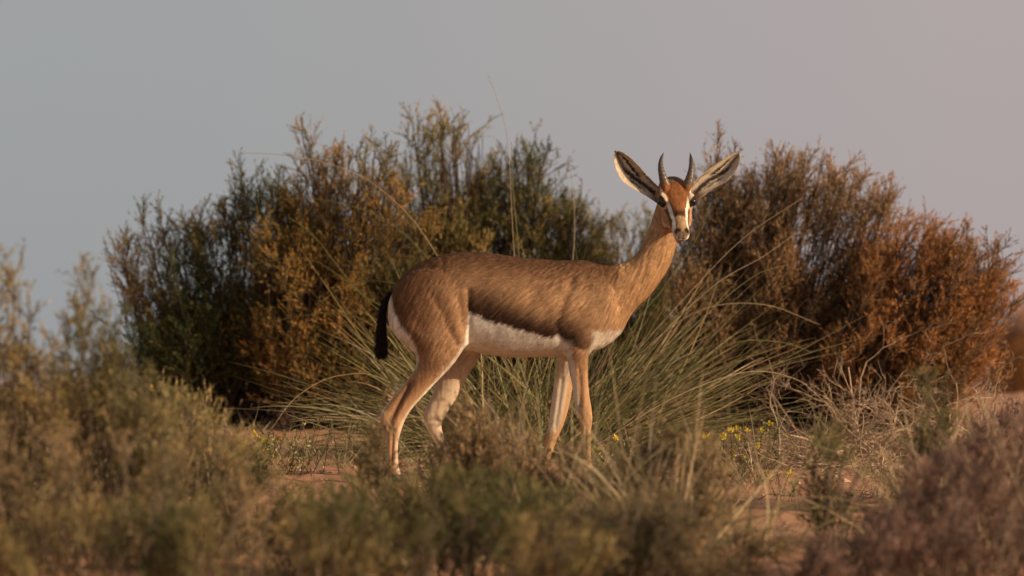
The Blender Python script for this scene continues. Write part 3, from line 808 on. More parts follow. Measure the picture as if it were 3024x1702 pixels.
hc = lay(hc, DARK * 0.6, g3(0.189, 0.0135, -0.007, 0.0085) * 1.8)
hc = lay(hc, np.array([0.10, 0.065, 0.05]), sstep(0.187, 0.194, hu) * (np.abs(ht) < 0.014) * (hn > -0.022) * 0.8)
hc = lay(hc, DARK * 0.7, np.exp(-((hn + 0.031) / 0.0022) ** 2) * sstep(0.150, 0.165, hu) * 0.9)
de = np.sqrt((hu - EU) ** 2 * 0.75 + (np.abs(ht) - ET) ** 2 + (hn - EN) ** 2)
hc = lay(hc, FAWN * np.array([1.25, 1.45, 1.6]), sstep(0.028, 0.021, de) * 0.7)
hc = lay(hc, np.array([0.018, 0.012, 0.010]), sstep(0.0195, 0.0165, de))
hc = hc * (0.66 + 0.68 * vnoise(np.stack([hu * 90, ht * 420, hn * 300], 1)))[:, None]
c = c * (1 - is_head[:, None]) + hc * is_head[:, None]
st = streak(co, LAY, 24, 165, 9.0) * 0.5 + streak(co, LAY, 50, 300, 4.0) * 0.5
st = 0.5 + np.clip((st - 0.5) * 1.4, -0.5, 0.5)
amp = 0.50 * (1 - is_head * 0.1) * (1 - 0.65 * legs) * (1 - 0.75 * belly)
c = c * (1 + amp * (st - 0.5))[:, None] * (0.93 + 0.14 * fbm(co * 9 + 4, 2))[:, None]
co = co + N * ((streak(co, LAY, 24, 165, 9.0) - 0.5) * 0.0030 * (1 - is_head * 0.7) * (1 - legs * 0.7) * (1 - belly * 0.85))[:, None]
N = vnormals(co)

gaz = root("gazelle", (0, 0, 0), "slender fawn gazelle with short horns and white belly, its head turned to the camera", "gazelle")
body = obj("body", make_mesh("gazelle_body", co, quads, M_FUR, c, smooth=True), gaz)

# ---- fur: fine hairs lying on the coat
def hairs(n, seed, Lm, name, lift=0.22):
    r = np.random.default_rng(seed)
    q = co[quads]; ar = 0.5 * np.linalg.norm(np.cross(q[:, 2] - q[:, 0], q[:, 3] - q[:, 1]), axis=1)
    # leave the eyes and nose bare
    vis = ((N[quads[:, 0], 1] < 0.5)).astype(float) * 0.85 + 0.15
    bare = (is_head[quads[:, 0]] > 0.5) & ((de[quads[:, 0]] < 0.0185) | (hu[quads[:, 0]] > 0.186))
    ar = ar * vis * (~bare)
    fi = r.choice(len(quads), n, p=ar / ar.sum())
    a, b = r.uniform(size=(2, n, 1))
    Q = q[fi]; P = (Q[:, 0] * (1 - a) + Q[:, 1] * a) * (1 - b) + (Q[:, 3] * (1 - a) + Q[:, 2] * a) * b
    vi = quads[fi, 0]; Nn = N[vi]; f = FL[vi]
    f = f - Nn * (f * Nn).sum(1, keepdims=True); f = nrm(f)
    cl = (streak(P, [(d_, w[vi]) for d_, w in LAY], 24, 165, 9.0) - 0.5)[:, None]
    sd = nrm(np.cross(f, Nn))
    dirv = nrm(f + Nn * lift * (0.5 + r.uniform(size=(n, 1))) + sd * (r.normal(size=(n, 1)) * 0.16 + cl * 0.5))
    hm = is_head[vi][:, None]; lg = sstep(1060, 1150, qy[vi])[:, None]
    Lh = Lm * r.uniform(0.6, 1.3, (n, 1)) * (1 - 0.62 * hm) * (1 - 0.55 * lg)
    W = 0.0009 * (1 - 0.35 * hm) * r.uniform(0.7, 1.3, (n, 1))
    P = P - Nn * 0.0004
    V = np.stack([P - sd * W * 0.5, P + sd * W * 0.5, P + dirv * Lh], 1).reshape(-1, 3)
    cc = c[vi] * r.uniform(0.68, 1.2, (n, 1)) * (1 + cl * 0.25)
    C = np.stack([cc * 0.90, cc * 0.90, cc * 1.04], 1).reshape(-1, 3)
    NN = nrm(np.repeat(Nn * 0.9 + sd * cl * 0.5 + r.normal(size=(n, 3)) * 0.14, 3, 0))
    return make_mesh(name, V, np.arange(3 * n).reshape(-1, 3), M_FUR, C, smooth=True, normals=NN)
coat = obj("coat", hairs(250000, 91, 0.0090, "coat"), gaz); coat["kind"] = "stuff"

# ---- eyes
def ellipsoid(c, r, K=24, M=16):
    th = np.linspace(0.001, np.pi - 0.001, M); ph = np.arange(K) / K * 2 * np.pi
    V = np.stack([np.outer(np.sin(th), np.cos(ph)), np.outer(np.sin(th), np.sin(ph)), np.outer(np.cos(th), np.ones(K))], -1).reshape(-1, 3) * r + c
    idx = np.arange(M * K).reshape(M, K); b = np.roll(idx, -1, 1)
    return V, np.stack([idx[:-1], b[:-1], b[1:], idx[1:]], -1).reshape(-1, 4)
for s in (-1, 1):
    V, F = ellipsoid(HW(EU, s * (ET - 0.0030), EN), 0.0135)
    obj("eye", make_mesh("eye", V, F, M_EYE, np.ones((len(V), 3)) * np.array([0.008, 0.005, 0.004]), smooth=True), gaz)

# ---- horns with rings
def horn(pts, rad):
    k = interp_rows([(x, y, yy, r_) for (x, y, yy), r_ in zip(pts, rad)], 46)
    X = (k[:, 0] - 1512) / 1000; Z = CAMZ + (HORIZON - k[:, 1]) / 1000
    path = np.stack([X, k[:, 2] / 1000, Z], 1)
    t = np.linspace(0, 1, 46)
    rr_ = k[:, 3] / 1000 * (1 + 0.035 * np.sin(t * 2 * np.pi * 11) * (t < 0.66)); rr_ = np.maximum(rr_, 0.0006)
    V, F = tubes(path[None], rr_[None], 18)
    tt = np.repeat(t, 18)[:, None]
    c = np.array([0.115, 0.078, 0.052]) * (1 - tt) + np.array([0.030, 0.022, 0.018]) * tt
    c = c * (1 + 0.22 * np.sin(tt * 2 * np.pi * 11 + 1.0) * (tt < 0.66)) * (0.8 + 0.5 * vnoise(V * np.array([300, 300, 60]))[:, None])
    return make_mesh("horn", V, F, M_HORN, c, smooth=True)
obj("horn", horn([(1968, 560, -12), (1962, 540, -16), (1956, 519, -16), (1951.5, 499, -12), (1951, 482, -6), (1954, 466, 0), (1960, 451, 6)], [17, 14.5, 11.5, 9, 7, 4.6, 0.6]), gaz)
obj("horn", horn([(2026, 560, -8), (2033, 540, -12), (2038.5, 519, -12), (2041.5, 499, -8), (2042, 482, -2), (2040.5, 466, 4), (2038, 451, 10)], [17, 14.5, 11.5, 9, 7, 4.6, 0.6]), gaz)

# ---- ears: cupped shells with a dark and pale pattern of hair inside
def ear(upper, lower, flip, yb0):
    S, Tn = 60, 34
    up = interp_rows(upper, S); lo = interp_rows(lower, S)
    s = np.linspace(0, 1, S)[:, None]; t = np.linspace(0, 1, Tn)[None]
    X = up[:, 0:1] * (1 - t) + lo[:, 0:1] * t; Yp = up[:, 1:2] * (1 - t) + lo[:, 1:2] * t
    wid = np.hypot(up[:, 0] - lo[:, 0], up[:, 1] - lo[:, 1])[:, None] / 1000
    cup = 4 * t * (1 - t)
    Yw = yb0 + 0.012 * (1 - s) + cup ** 0.8 * wid * 0.42 - 0.008 * np.sin(s * np.pi)
    F_ = np.stack([(X - 1512) / 1000, Yw + 0 * X, CAMZ + (HORIZON - Yp) / 1000], -1)
    B_ = F_.copy(); B_[..., 1] += 0.0035 * np.clip(cup * 3, 0.15, 1)
    V = np.concatenate([F_.reshape(-1, 3), B_.reshape(-1, 3)])
    idx = np.arange(S * Tn).reshape(S, Tn); o2 = S * Tn
    q = np.stack([idx[:-1, :-1], idx[:-1, 1:], idx[1:, 1:], idx[1:, :-1]], -1).reshape(-1, 4)
    q2 = q[:, ::-1] + o2
    def strip(a):
        return np.stack([a[:-1], a[1:], a[1:] + o2, a[:-1] + o2], -1)
    Fq = np.concatenate([q, q2, strip(idx[:, 0])[:, ::-1], strip(idx[:, -1]), strip(idx[0])])
    # pattern in (s: 0 tip .. 1 root, t: 0 upper edge .. 1 lower edge)
    mid = (up + lo) / 2; al = np.concatenate([[0], np.cumsum(np.hypot(*np.diff(mid, axis=0).T))]); al /= al[-1]
    T2 = t + 0 * s; S2 = al[:, None] + 0 * t
    nz = fbm(F_.reshape(-1, 3) * 130, 3).reshape(S, Tn); hz = vnoise(np.stack([S2.ravel() * 70, T2.ravel() * 6, 0 * S2.ravel()], 1)).reshape(S, Tn)
    pale = np.array([0.54, 0.45, 0.34]); drk = np.array([0.045, 0.031, 0.025]); gry = np.array([0.22, 0.165, 0.12])
    cc = np.repeat(np.repeat(gry[None, None], S, 0), Tn, 1)
    def L2(cc, col, w):
        w = np.clip(w, 0, 1)[..., None]; return cc * (1 - w) + col * w
    j = (nz - 0.5) * 0.14 + (hz - 0.5) * 0.06
    u = T2 + j
    cc = L2(cc, pale, sstep(0.30, 0.12, u) * sstep(0.62, 0.45, S2) * 0.7)
    cc = L2(cc, pale, sstep(0.10, 0.03, np.abs(u - (0.40 + 0.02 * S2)) - 0.02) * sstep(0.05, 0.14, S2) * sstep(0.60, 0.50, S2))
    cc = L2(cc, pale, sstep(0.62, 0.72, u) * sstep(0.04, 0.12, S2) * sstep(0.95, 0.8, S2))
    cc = L2(cc, pale * 0.85, sstep(0.09, 0.04, np.abs(u - 0.22) - 0.05) * sstep(0.5, 0.6, S2))
    cc = L2(cc, drk, sstep(0.055, 0.02, np.abs(u - (0.24 + 0.10 * S2)) - 0.025) * sstep(0.08, 0.2, S2) * sstep(0.62, 0.5, S2))
    cc = L2(cc, drk, sstep(0.09, 0.02, np.abs(u - (0.52 + 0.03 * np.sin(S2 * 7))) - 0.05) * sstep(0.28, 0.42, S2) * sstep(1.02, 0.9, S2))
    cc = L2(cc, drk, sstep(0.05, 0.01, np.abs(u - 0.74) - 0.02) * sstep(0.45, 0.55, S2) * sstep(0.85, 0.7, S2) * 0.8)
    cc = L2(cc, drk * 1.2, sstep(0.045, 0.01, np.abs(u - (0.50 + 0.55 * (0.55 - S2))) - 0.018) * sstep(0.22, 0.30, S2) * sstep(0.62, 0.50, S2) * 0.85)
    cc = L2(cc, drk * 1.2, sstep(0.045, 0.01, np.abs(u - (0.50 + 0.60 * (0.78 - S2))) - 0.016) * sstep(0.42, 0.50, S2) * sstep(0.82, 0.72, S2) * 0.8)
    cc = L2(cc, pale * 1.15, sstep(0.03, 0.0, np.abs(u - (0.62 + 0.40 * (0.60 - S2))) - 0.012) * sstep(0.25, 0.35, S2) * sstep(0.75, 0.6, S2) * 0.8)
    edge = np.minimum(T2, 1 - T2)
    cc = L2(cc, np.array([0.46, 0.33, 0.20]), sstep(0.035, 0.01, edge))
    cc = L2(cc, drk * 2.5, sstep(0.03, 0.0, S2) * 0.7)
    cc = cc * (0.75 + 0.5 * nz[..., None])
    bc = np.repeat(np.repeat(np.array([0.20, 0.125, 0.075])[None, None], S, 0), Tn, 1)
    C = np.concatenate([cc.reshape(-1, 3), bc.reshape(-1, 3)])
    r = np.random.default_rng(5 + flip)
    # long hairs inside the ear and along the rim
    n = 5200
    si = r.integers(1, S - 6, n); ti = r.integers(0, Tn - 1, n)
    rim = r.uniform(size=n) < 0.28
    ti = np.where(rim, np.where(r.uniform(size=n) < 0.5, 0, Tn - 1), ti)
    P = F_[si, ti]; ax = nrm(F_[np.maximum(si - 2, 0), ti] - P)
    inw = nrm(F_[si, Tn // 2] - P) * np.array([1, 0, 1]); sgn = np.where(ti < Tn / 2, 1.0, -1.0)[:, None]
    dv = nrm(ax * 0.8 + inw * np.where(rim, -0.35, 0.25)[:, None] + np.array([0, -0.35, 0]) + r.normal(size=(n, 3)) * 0.22)
    Lh = r.uniform(0.003, 0.009, (n, 1)) * np.where(rim, 0.45, 1)[:, None]
    sd = nrm(np.cross(dv, np.array([0, 1.0, 0])))
    HV = np.stack([P + sd * 0.0003, P - sd * 0.0003, P + dv * Lh], 1).reshape(-1, 3)
    hc_ = np.repeat((cc[si, ti] * r.uniform(0.8, 1.5, (n, 1)))[:, None], 3, 1).reshape(-1, 3)
    base = len(V)
    me = make_mesh("ear", V, Fq, M_FUR, C, smooth=True)
    sm = np.ones(len(Fq), dtype=bool); sm[2 * len(q):] = False
    me.polygons.foreach_set("use_smooth", sm)
    o = obj("ear", me, gaz)
    NN = np.repeat(nrm(np.cross(ax, sd) * 0 + np.array([0.0, -1.0, 0.15]) + r.normal(size=(n, 3)) * 0.2), 3, 0)
    h = obj("ear_hair", make_mesh("ear_hair", HV, np.arange(3 * n).reshape(-1, 3), M_FUR, hc_, smooth=True, normals=NN), o); h["kind"] = "stuff"
ear([(1819, 447), (1834, 448), (1862, 467), (1889, 494), (1911, 519), (1931, 540), (1950, 556)],
    [(1817, 449), (1813, 466), (1818, 496), (1838, 535), (1869, 557), (1905, 577), (1944, 604)], 0, -0.004)
ear([(2181, 450), (2160, 457), (2127, 478), (2098, 498), (2070, 519), (2052, 538), (2040, 552)],
    [(2183, 453), (2185, 470), (2174, 502), (2148, 534), (2107, 557), (2078, 578), (2048, 600)], 1, 0.006)

# ---- tail
tp = [(1152, 862), (1142, 885), (1133, 915), (1129, 950), (1127, 985), (1127, 1015), (1127, 1038)]
k = interp_rows([(a, b, w) for (a, b), w in zip(tp, [4.5, 6, 7, 8.5, 10, 10, 3])], 20)
path = np.stack([(k[:, 0] - 1512) / 1000, 0 * k[:, 0], CAMZ + (HORIZON - k[:, 1]) / 1000], 1)
V, F = tubes(path[None], k[None, :, 2] / 1000, 12)
tail = obj("tail", make_mesh("tail", V, F, M_FUR, np.ones((len(V), 3)) * np.array([0.018, 0.014, 0.013]), smooth=True), gaz)
r = np.random.default_rng(55); n = 12000
f = r.uniform(0, 1, n) ** 0.8 * 18.9; i = f.astype(int)
ang = r.uniform(0, 2 * np.pi, n); rd = k[i, 2] / 1000
rv_ = np.stack([np.cos(ang), np.sin(ang), 0 * ang], 1)
P = path[i] + (path[i + 1] - path[i]) * (f - i)[:, None] + rv_ * rd[:, None] * 0.95
dv = nrm(nrm(path[i + 1] - path[i]) + rv_ * r.uniform(0.0, 0.40, (n, 1)) * (0.7 + 0.9 * (f / 19)[:, None] ** 2) + np.array([-0.05, 0, 0]) + r.normal(size=(n, 3)) * 0.06)
Lh = r.uniform(0.014, 0.040, (n, 1)); sd = nrm(np.cross(dv, r.normal(size=(n, 3))))
HV = np.stack([P - sd * 0.0007, P + sd * 0.0007, P + dv * Lh], 1).reshape(-1, 3)
h = obj("tail_hair", make_mesh("tail_hair", HV, np.arange(3 * n).reshape(-1, 3), M_FUR, np.ones((3 * n, 3)) * np.array([0.020, 0.015, 0.013]) * np.repeat(r.uniform(0.5, 1.8, (n, 1)), 3, 0)), tail)
h["kind"] = "stuff"

# ---- hooves: two pointed toes each
def hoof(px, py, y, tilt=0.0):
    Vs = []; Fs = []; o_ = 0
    X, Z = PX(px, py)
    for s in (-1, 1):
        rr = []
        for a, (dx, hz_, rx, ry) in enumerate([(-4, 16, 11, 6), (0, 10, 15, 7.5), (5, 4, 18, 8.5), (8, -4, 20, 9)]):
            rr.append(ring((X + dx / 1000, y + s * 0.0085, Z + hz_ / 1000), (rx / 1000, 0, tilt * rx / 1000), (0, ry / 1000, 0), 14, e=2.2, egg=0))
        v, f = loft(rr); Vs.append(v); Fs.append(f + o_); o_ += len(v)
    V = np.concatenate(Vs); return make_mesh("hoof", V, np.concatenate(Fs), M_HORN, np.ones((len(V), 3)) * np.array([0.035, 0.026, 0.022]), smooth=True)
for px, py, y in ((1172, 1418, -0.062), (1362, 1412, 0.060), (1746, 1416, -0.060), (1614, 1420, 0.056)):
    obj("hoof", hoof(px, py, y), gaz)

# ------------------------------------------------------------------ dead twig bushes
def twig_bush(label, cx, d, n, hmax, spread, seed, cat="dead bush", name="dead_bush", col=(0.36, 0.26, 0.17), rad=0.0032, group=None, flat=0.0, nparts=6):
    r = np.random.default_rng(seed)
    Y0 = d - DIST; bx = (cx - 1512) / 1000 * d / DIST; bz = gz1(bx, Y0)
    rt = root(name, (bx, Y0, bz), label, cat, group); b0 = np.array([bx, Y0, bz])
    allp = []; allr = []
    for k in range(n):
        paths = []; rads = []
        def grow(p, dr, L_, rd, lvl):
            K = 6; pts = [p]; q = p
            for i in range(K - 1):
                dr = dr + r.normal(size=3) * 0.15; dr[2] -= flat * 0.12; dr = dr / np.linalg.norm(dr)
                q = q + dr * L_ / (K - 1)
                g = 0.07 * min(q[1], 3.0) + 0.012
                if q[2] < g: q = q.copy(); q[2] = g; dr[2] = abs(dr[2]) * 0.3
                pts.append(q)
            paths.append(pts); rads.append(np.linspace(rd, rd * 0.55, K))
            if lvl < 3:
                for m in range(r.integers(2, 4)):
                    i = r.integers(2, K); nd_ = dr + r.normal(size=3) * 0.85
                    if r.uniform() < 0.7: nd_[2] = abs(nd_[2])
                    grow(pts[i], nd_ / np.linalg.norm(nd_), L_ * r.uniform(0.45, 0.75), rd * 0.62, lvl + 1)
        if True:
            th = r.uniform(-1, 1) * 1.3
            dr = np.array([math.sin(th) * spread, r.normal() * 0.4, max(0.12, math.cos(th) * (1 - flat))]); dr /= np.linalg.norm(dr)
            p = np.array([bx + r.normal() * 0.10 * spread * (1 + flat), Y0 + r.normal() * 0.08, 0]); p[2] = gz1(p[0], p[1])
            grow(p, dr, hmax * r.uniform(0.45, 0.8), rad, 0)
        V, F = tubes(np.array(paths[:1]), np.array(rads[:1]) * 0.5, 5)
        obj("branch", make_mesh("branch", V - b0, F, M_WOOD, np.ones((len(V), 3)) * np.array(col) * r.uniform(0.7, 1.3), smooth=True), rt)
        allp += paths[1:]; allr += rads[1:]
    V, F = tubes(np.array(allp), np.array(allr) * 0.5, 3)
    kk = np.repeat(r.uniform(0.55, 1.35, len(allp)), 18)[:, None]
    tw_ = obj("twigs", make_mesh("twigs", V - b0, F, M_WOOD, np.array(col) * kk, smooth=True), rt)
    tw_["kind"] = "stuff"
    return rt
twig_bush("tangle of pale bare twigs on the slope below the broad brown shrub", 2560, 20.9, 22, 0.36, 1.0, 101, rad=0.0066, col=(0.50, 0.36, 0.24))
twig_bush("spiky heap of bare twigs at the right edge below the rust coloured shrub", 2890, 20.8, 20, 0.29, 1.3, 102, rad=0.0062, col=(0.46, 0.33, 0.22))
twig_bush("flattened mat of grey dead twigs between yellow flowers and the pale twig tangle", 2270, 20.6, 34, 0.26, 1.7, 103, flat=0.7, col=(0.36, 0.26, 0.17), rad=0.0065)
twig_bush("low dead twigs lying on bare sand at the lower right", 2620, 19.3, 10, 0.22, 1.4, 104, flat=0.8, col=(0.36, 0.25, 0.17), rad=0.005)
twig_bush("few short broken sticks on sand, lowest in the sandy clearing", 2400, 18.3, 9, 0.15, 1.3, 105, flat=0.7, col=(0.30, 0.21, 0.14), rad=0.005)
twig_bush("dry twig litter on the slope right of the pale twig tangle", 2740, 20.4, 34, 0.24, 1.9, 106, flat=0.8, col=(0.44, 0.31, 0.20), rad=0.006)
twig_bush("brown dead twig heap at the foot of the broad brown shrub", 2420, 21.3, 30, 0.32, 1.9, 107, flat=0.6, col=(0.28, 0.19, 0.13), rad=0.0065)

# ------------------------------------------------------------------ low plants with yellow flowers
def flower_plant(label, cx, d, nst, h, w, seed, nfl=5, group="low yellow flowering plants", leafc=(0.20, 0.20, 0.085)):
    r = np.random.default_rng(seed)
    Y0 = d - DIST; bx = (cx - 1512) / 1000 * d / DIST; bz = gz1(bx, Y0); b0 = np.array([bx, Y0, bz])
    rt = root("flowering_plant", tuple(b0), label, "flower plant", group)
    st = b0 + np.stack([r.normal(size=nst) * w * 0.25, r.normal(size=nst) * 0.03, 0 * r.normal(size=nst)], 1)
    D = nrm(np.stack([r.normal(size=nst) * 0.6 * w / max(h, 0.01) * 0.6, r.normal(size=nst) * 0.25, np.ones(nst)], 1))
    Ln = h * r.uniform(0.55, 1.05, nst)
    t = np.linspace(0, 1, 6)
    path = st[:, None] + D[:, None] * (Ln[:, None] * t)[..., None]
    V, F = tubes(path, np.repeat(np.linspace(0.0016, 0.0009, 6)[None], nst, 0), 3)
    obj("stems", make_mesh("stems", V - b0, F, M_GRASS, np.ones((len(V), 3)) * np.array([0.17, 0.15, 0.06])), rt)
    # leaves
    nl = 16
    s = r.uniform(0.15, 1, (nst, nl)); P = st[:, None] + D[:, None] * (Ln[:, None] * s)[..., None]
    dv = nrm(r.normal(size=(nst, nl, 3)) + D[:, None] * 0.8); sd = nrm(np.cross(dv, r.normal(size=(nst, nl, 3))))
    ll = r.uniform(0.008, 0.017, (nst, nl, 1)); ww = ll * 0.22
    q = np.stack([P, P + dv * ll * 0.5 - sd * ww, P + dv * ll, P + dv * ll * 0.5 + sd * ww], -2).reshape(-1, 3)
    cc = np.array(leafc) * r.uniform(0.5, 1.5, (nst * nl, 1)); cc = np.repeat(cc, 4, 0)
    f = obj("leaves", make_mesh("leaves", q - b0, np.arange(len(q)).reshape(-1, 4), M_LEAF, cc), rt); f["kind"] = "stuff"
    tips = path[:, -1]
    for k in r.choice(nst, min(nfl, nst), replace=False):
        # a cluster of cupped petals
        n = 22
        dv = nrm(r.normal(size=(n, 3)) * 0.6 + np.array([0, 0, 0.9])); sd = nrm(np.cross(dv, r.normal(size=(n, 3))))
        P = tips[k] + r.normal(size=(n, 3)) * 0.0035
        q = np.stack([P, P + dv * 0.0055 - sd * 0.0030, P + dv * 0.0105, P + dv * 0.0055 + sd * 0.0030], 1).reshape(-1, 3)
        cc = np.repeat(np.array([0.76, 0.58, 0.06]) * r.uniform(0.6, 1.1, (n, 1)), 4, 0)
        obj("flower", make_mesh("flower", q - b0, np.arange(4 * n).reshape(-1, 4), M_PETAL, cc), rt)
    return rt
flower_plant("yellow flowered plant, a knot of blooms together right of the grass tussock", 2130, 20.1, 24, 0.15, 0.16, 201, 9)
flower_plant("yellow flowered plant with two blooms on top of the mat of dead twigs", 2250, 20.5, 14, 0.17, 0.10, 202, 4)
flower_plant("single small yellow flower stem on sand below the mat of dead twigs", 2312, 19.4, 6, 0.085, 0.06, 203, 2)
flower_plant("leafy plant with small yellow flowers beside the gazelle's near front hoof", 1800, 20.0, 34, 0.13, 0.18, 204, 5, leafc=(0.33, 0.29, 0.15))
flower_plant("faint yellow flowers standing between the front hoof and the other flowers", 1935, 20.3, 12, 0.13, 0.16, 205, 4)
flower_plant("yellow and green plant seen through the blurred bush at the far left", 330, 20.6, 30, 0.26, 0.24, 206, 9)
flower_plant("pale yellow green plant low on the ground, left of the bare sand patch", 790, 20.2, 50, 0.16, 0.34, 207, 6, leafc=(0.32, 0.29, 0.12))
flower_plant("tiny lone yellow bloom low in the sandy clearing at lower right", 2556, 18.2, 3, 0.03, 0.03, 208, 1)

# ------------------------------------------------------------------ small grass tufts
GT = "small grass tufts on the sand"
for k, (cx, d, n, Lr, lab) in enumerate([
    (2230, 19.75, 42, (0.10, 0.24), "thin grass tuft leaning right, below the mat of dead twigs"),
    (2160, 19.9, 26, (0.06, 0.16), "short grass tuft with a pale broken blade under four yellow blooms"),
    (2440, 19.0, 46, (0.04, 0.12), "low green grass tuft in the middle of the sandy clearing"),
    (2640, 19.3, 30, (0.06, 0.20), "grass tuft with one long pale blade, right in the sandy clearing"),
    (2390, 20.7, 22, (0.10, 0.26), "few long dry grass stems rising above the mat of dead twigs"),
    (1010, 20.6, 90, (0.06, 0.22), "pale dry grass tuft at the back of the bare sand patch"),
    (620, 20.6, 120, (0.05, 0.20), "dry grass tuft at the foot of the dark green shrub"),
    (1880, 20.2, 60, (0.08, 0.22), "dry grass tuft behind the blurred brush, right of the front hoofs"),
    (470, 19.9, 110, (0.08, 0.22), "grass tuft among blurred brush at lower left"),
    (200, 19.9, 130, (0.08, 0.26), "grass tuft at the lower left edge of the slope"),
]):
    tussock(lab, cx, d, n, Lr, 0.8, name="grass_tuft", rad=0.035 if cx > 1100 else 0.09, seed=300 + k, width=0.0028, droop=(0.1, 0.5), cat="grass tuft", group=GT,
            frac=0.6, green=(0.12, 0.125, 0.045), dry=(0.34, 0.25, 0.14))

# low dry growth and litter between the plants, nobody could count it
def ground_cover():
    r = np.random.default_rng(500); m = 60000
    x = r.uniform(-1.75, 1.75, m); y = r.uniform(-1.4, 2.4, m)
    g = fbm(np.stack([x * 3.2, y * 3.2, 0 * x + 2], 1), 3)
    px = 1512 + x * 1000
    thr = np.full(m, 0.50)
    thr = np.where((px > 730) & (px < 1120) & (y < 0.45), 0.75, thr)
    thr = np.where((px > 2150) & (px < 2800) & (y < 0.1), 0.66, thr)
    thr = np.where((px > 1750) & (px < 2900) & (y > 0.1), 0.36, thr)
    thr = np.where((px < 730), 0.38, thr)
    k = np.where(g > thr)[0][:9000]; x = x[k]; y = y[k]; n = len(k)
    z = ground_z(x, y, False) - 0.003
    D = nrm(np.stack([r.normal(size=n) * 0.8, r.normal(size=n) * 0.5, r.uniform(0.15, 1.0, n)], 1))
    V, F, t = ribbons(np.stack([x, y, z], 1), D, r.uniform(0.02, 0.11, n), r.uniform(0.0018, 0.0042, n), r.uniform(0.1, 0.6, n), K=5, r=r, side_bend=0.25)
    bad = V[:, 2] < ground_z(V[:, 0], V[:, 1], False); V[bad, 2] = ground_z(V[bad, 0], V[bad, 1], False) + 0.003
    C = blade_cols(n, 5, t, (0.12, 0.115, 0.045), (0.34, 0.235, 0.135), 0.65, r)
    o = obj("ground_cover", make_mesh("ground_cover", V, F, M_GRASS, C)); o["kind"] = "stuff"
    o["label"] = "low dry litter and short growth on the sandy slope"; o["category"] = "ground cover"
ground_cover()

# ------------------------------------------------------------------ out-of-focus brush in front
GF = "blurred brush in front of the gazelle"
FK = dict(clear=0.41, nw=0.0036, nl=0.018, group=GF, tv_=1.3, nlat=10, ntw=6, nd=7, foot=0.85, rise=0.5, latlen=0.20, latmin=0.04, twl=(0.030, 0.070), limbs=8, low=0.45,
          wood=(0.22, 0.16, 0.11), lr=0.0035)
def brush(label, outline, base, d, depth, n, pal, seed, tone=(0.58, 0.1), **k):
    q = dict(FK); q.update(k)
    shrub("brush", label, "bush", outline, base, d, depth, n, pal, seed=seed, tone=tone, **q)
brush("tall blurred olive bush rising against the sky at the left edge",
      [(-130, 760), (-60, 690), (0, 700), (40, 720), (75, 770), (95, 920), (130, 980), (165, 920), (185, 790), (205, 900), (235, 920), (255, 715), (275, 790),
       (310, 880), (350, 950), (400, 1010), (450, 1100), (520, 1180)], 150, 17.2, 0.2, 82, 'heath', 41, foot=0.95, low=0.45)
brush("blurred olive brown bush filling the lower left, below the dark green shrub",
      [(-100, 1100), (0, 1040), (120, 1060), (230, 1110), (350, 1050), (480, 1130), (560, 1170), (640, 1250), (700, 1290), (760, 1400), (800, 1500), (860, 1620)],
      350, 17.6, 0.35, 63, 'heath', 42)
brush("blurred olive brush between the left bush and the bare sand patch",
      [(380, 1280), (450, 1180), (520, 1120), (600, 1190), (680, 1230), (740, 1290), (800, 1360), (840, 1420)], 600, 18.4, 0.20, 39, 'heath', 53)
brush("blurred straw coloured brush along the bottom edge at far left",
      [(-120, 1330), (60, 1250), (240, 1320), (420, 1270), (560, 1330), (700, 1350), (820, 1450), (900, 1540), (960, 1700)], 400, 16.5, 0.30, 58, 'straw', 43, tone=(0.50, 0.1))
brush("blurred brown brush hiding the gazelle's far hind leg",
      [(1230, 1500), (1285, 1400), (1320, 1290), (1345, 1200), (1370, 1190), (1420, 1150), (1470, 1140), (1520, 1120), (1560, 1160), (1590, 1290),
       (1610, 1420), (1650, 1420), (1695, 1290), (1720, 1420), (1790, 1400), (1850, 1400), (1900, 1450)], 1480, 18.0, 0.16, 62, 'straw', 44, tone=(0.52, 0.1))
brush("dark blurred brush at bottom centre below the gazelle's legs",
      [(860, 1700), (920, 1520), (980, 1460), (1060, 1430), (1150, 1450), (1250, 1400), (1340, 1370), (1440, 1400), (1540, 1430), (1620, 1440), (1700, 1470), (1780, 1480), (1840, 1560)],
      1350, 16.8, 0.30, 72, 'heath', 45, tone=(0.50, 0.1))
brush("feathery blurred brown brush right of the gazelle's front hoofs",
      [(1720, 1560), (1780, 1440), (1860, 1370), (1930, 1290), (1990, 1260), (2040, 1280), (2080, 1330), (2130, 1420), (2180, 1540), (2220, 1680)],
      1940, 17.7, 0.25, 56, 'straw', 46, lean=0.8, tone=(0.5, 0.1))
brush("blurred brown brush at the bottom edge, right of centre",
      [(1500, 1640), (1600, 1520), (1720, 1480), (1850, 1450), (1960, 1420), (2060, 1440), (2140, 1520), (2230, 1700)], 1850, 16.4, 0.25, 62, 'straw', 47, tone=(0.48, 0.1), lean=0.8)
brush("large blurred purple brown bush in the bottom right corner",
      [(2400, 1720), (2480, 1600), (2560, 1530), (2640, 1440), (2700, 1380), (2780, 1340), (2860, 1300), (2920, 1250), (2990, 1220), (3060, 1210), (3140, 1250)],
      2860, 16.9, 0.35, 58, 'purple', 48, tone=(0.45, 0.1), lean=0.6)
brush("blurred mauve brush hugging the bottom edge at the right",
      [(2250, 1760), (2420, 1640), (2560, 1590), (2700, 1520), (2850, 1480), (3000, 1460), (3140, 1440)], 2750, 16.2, 0.2, 34, 'purple', 54, tone=(0.5, 0.1), lean=0.6)
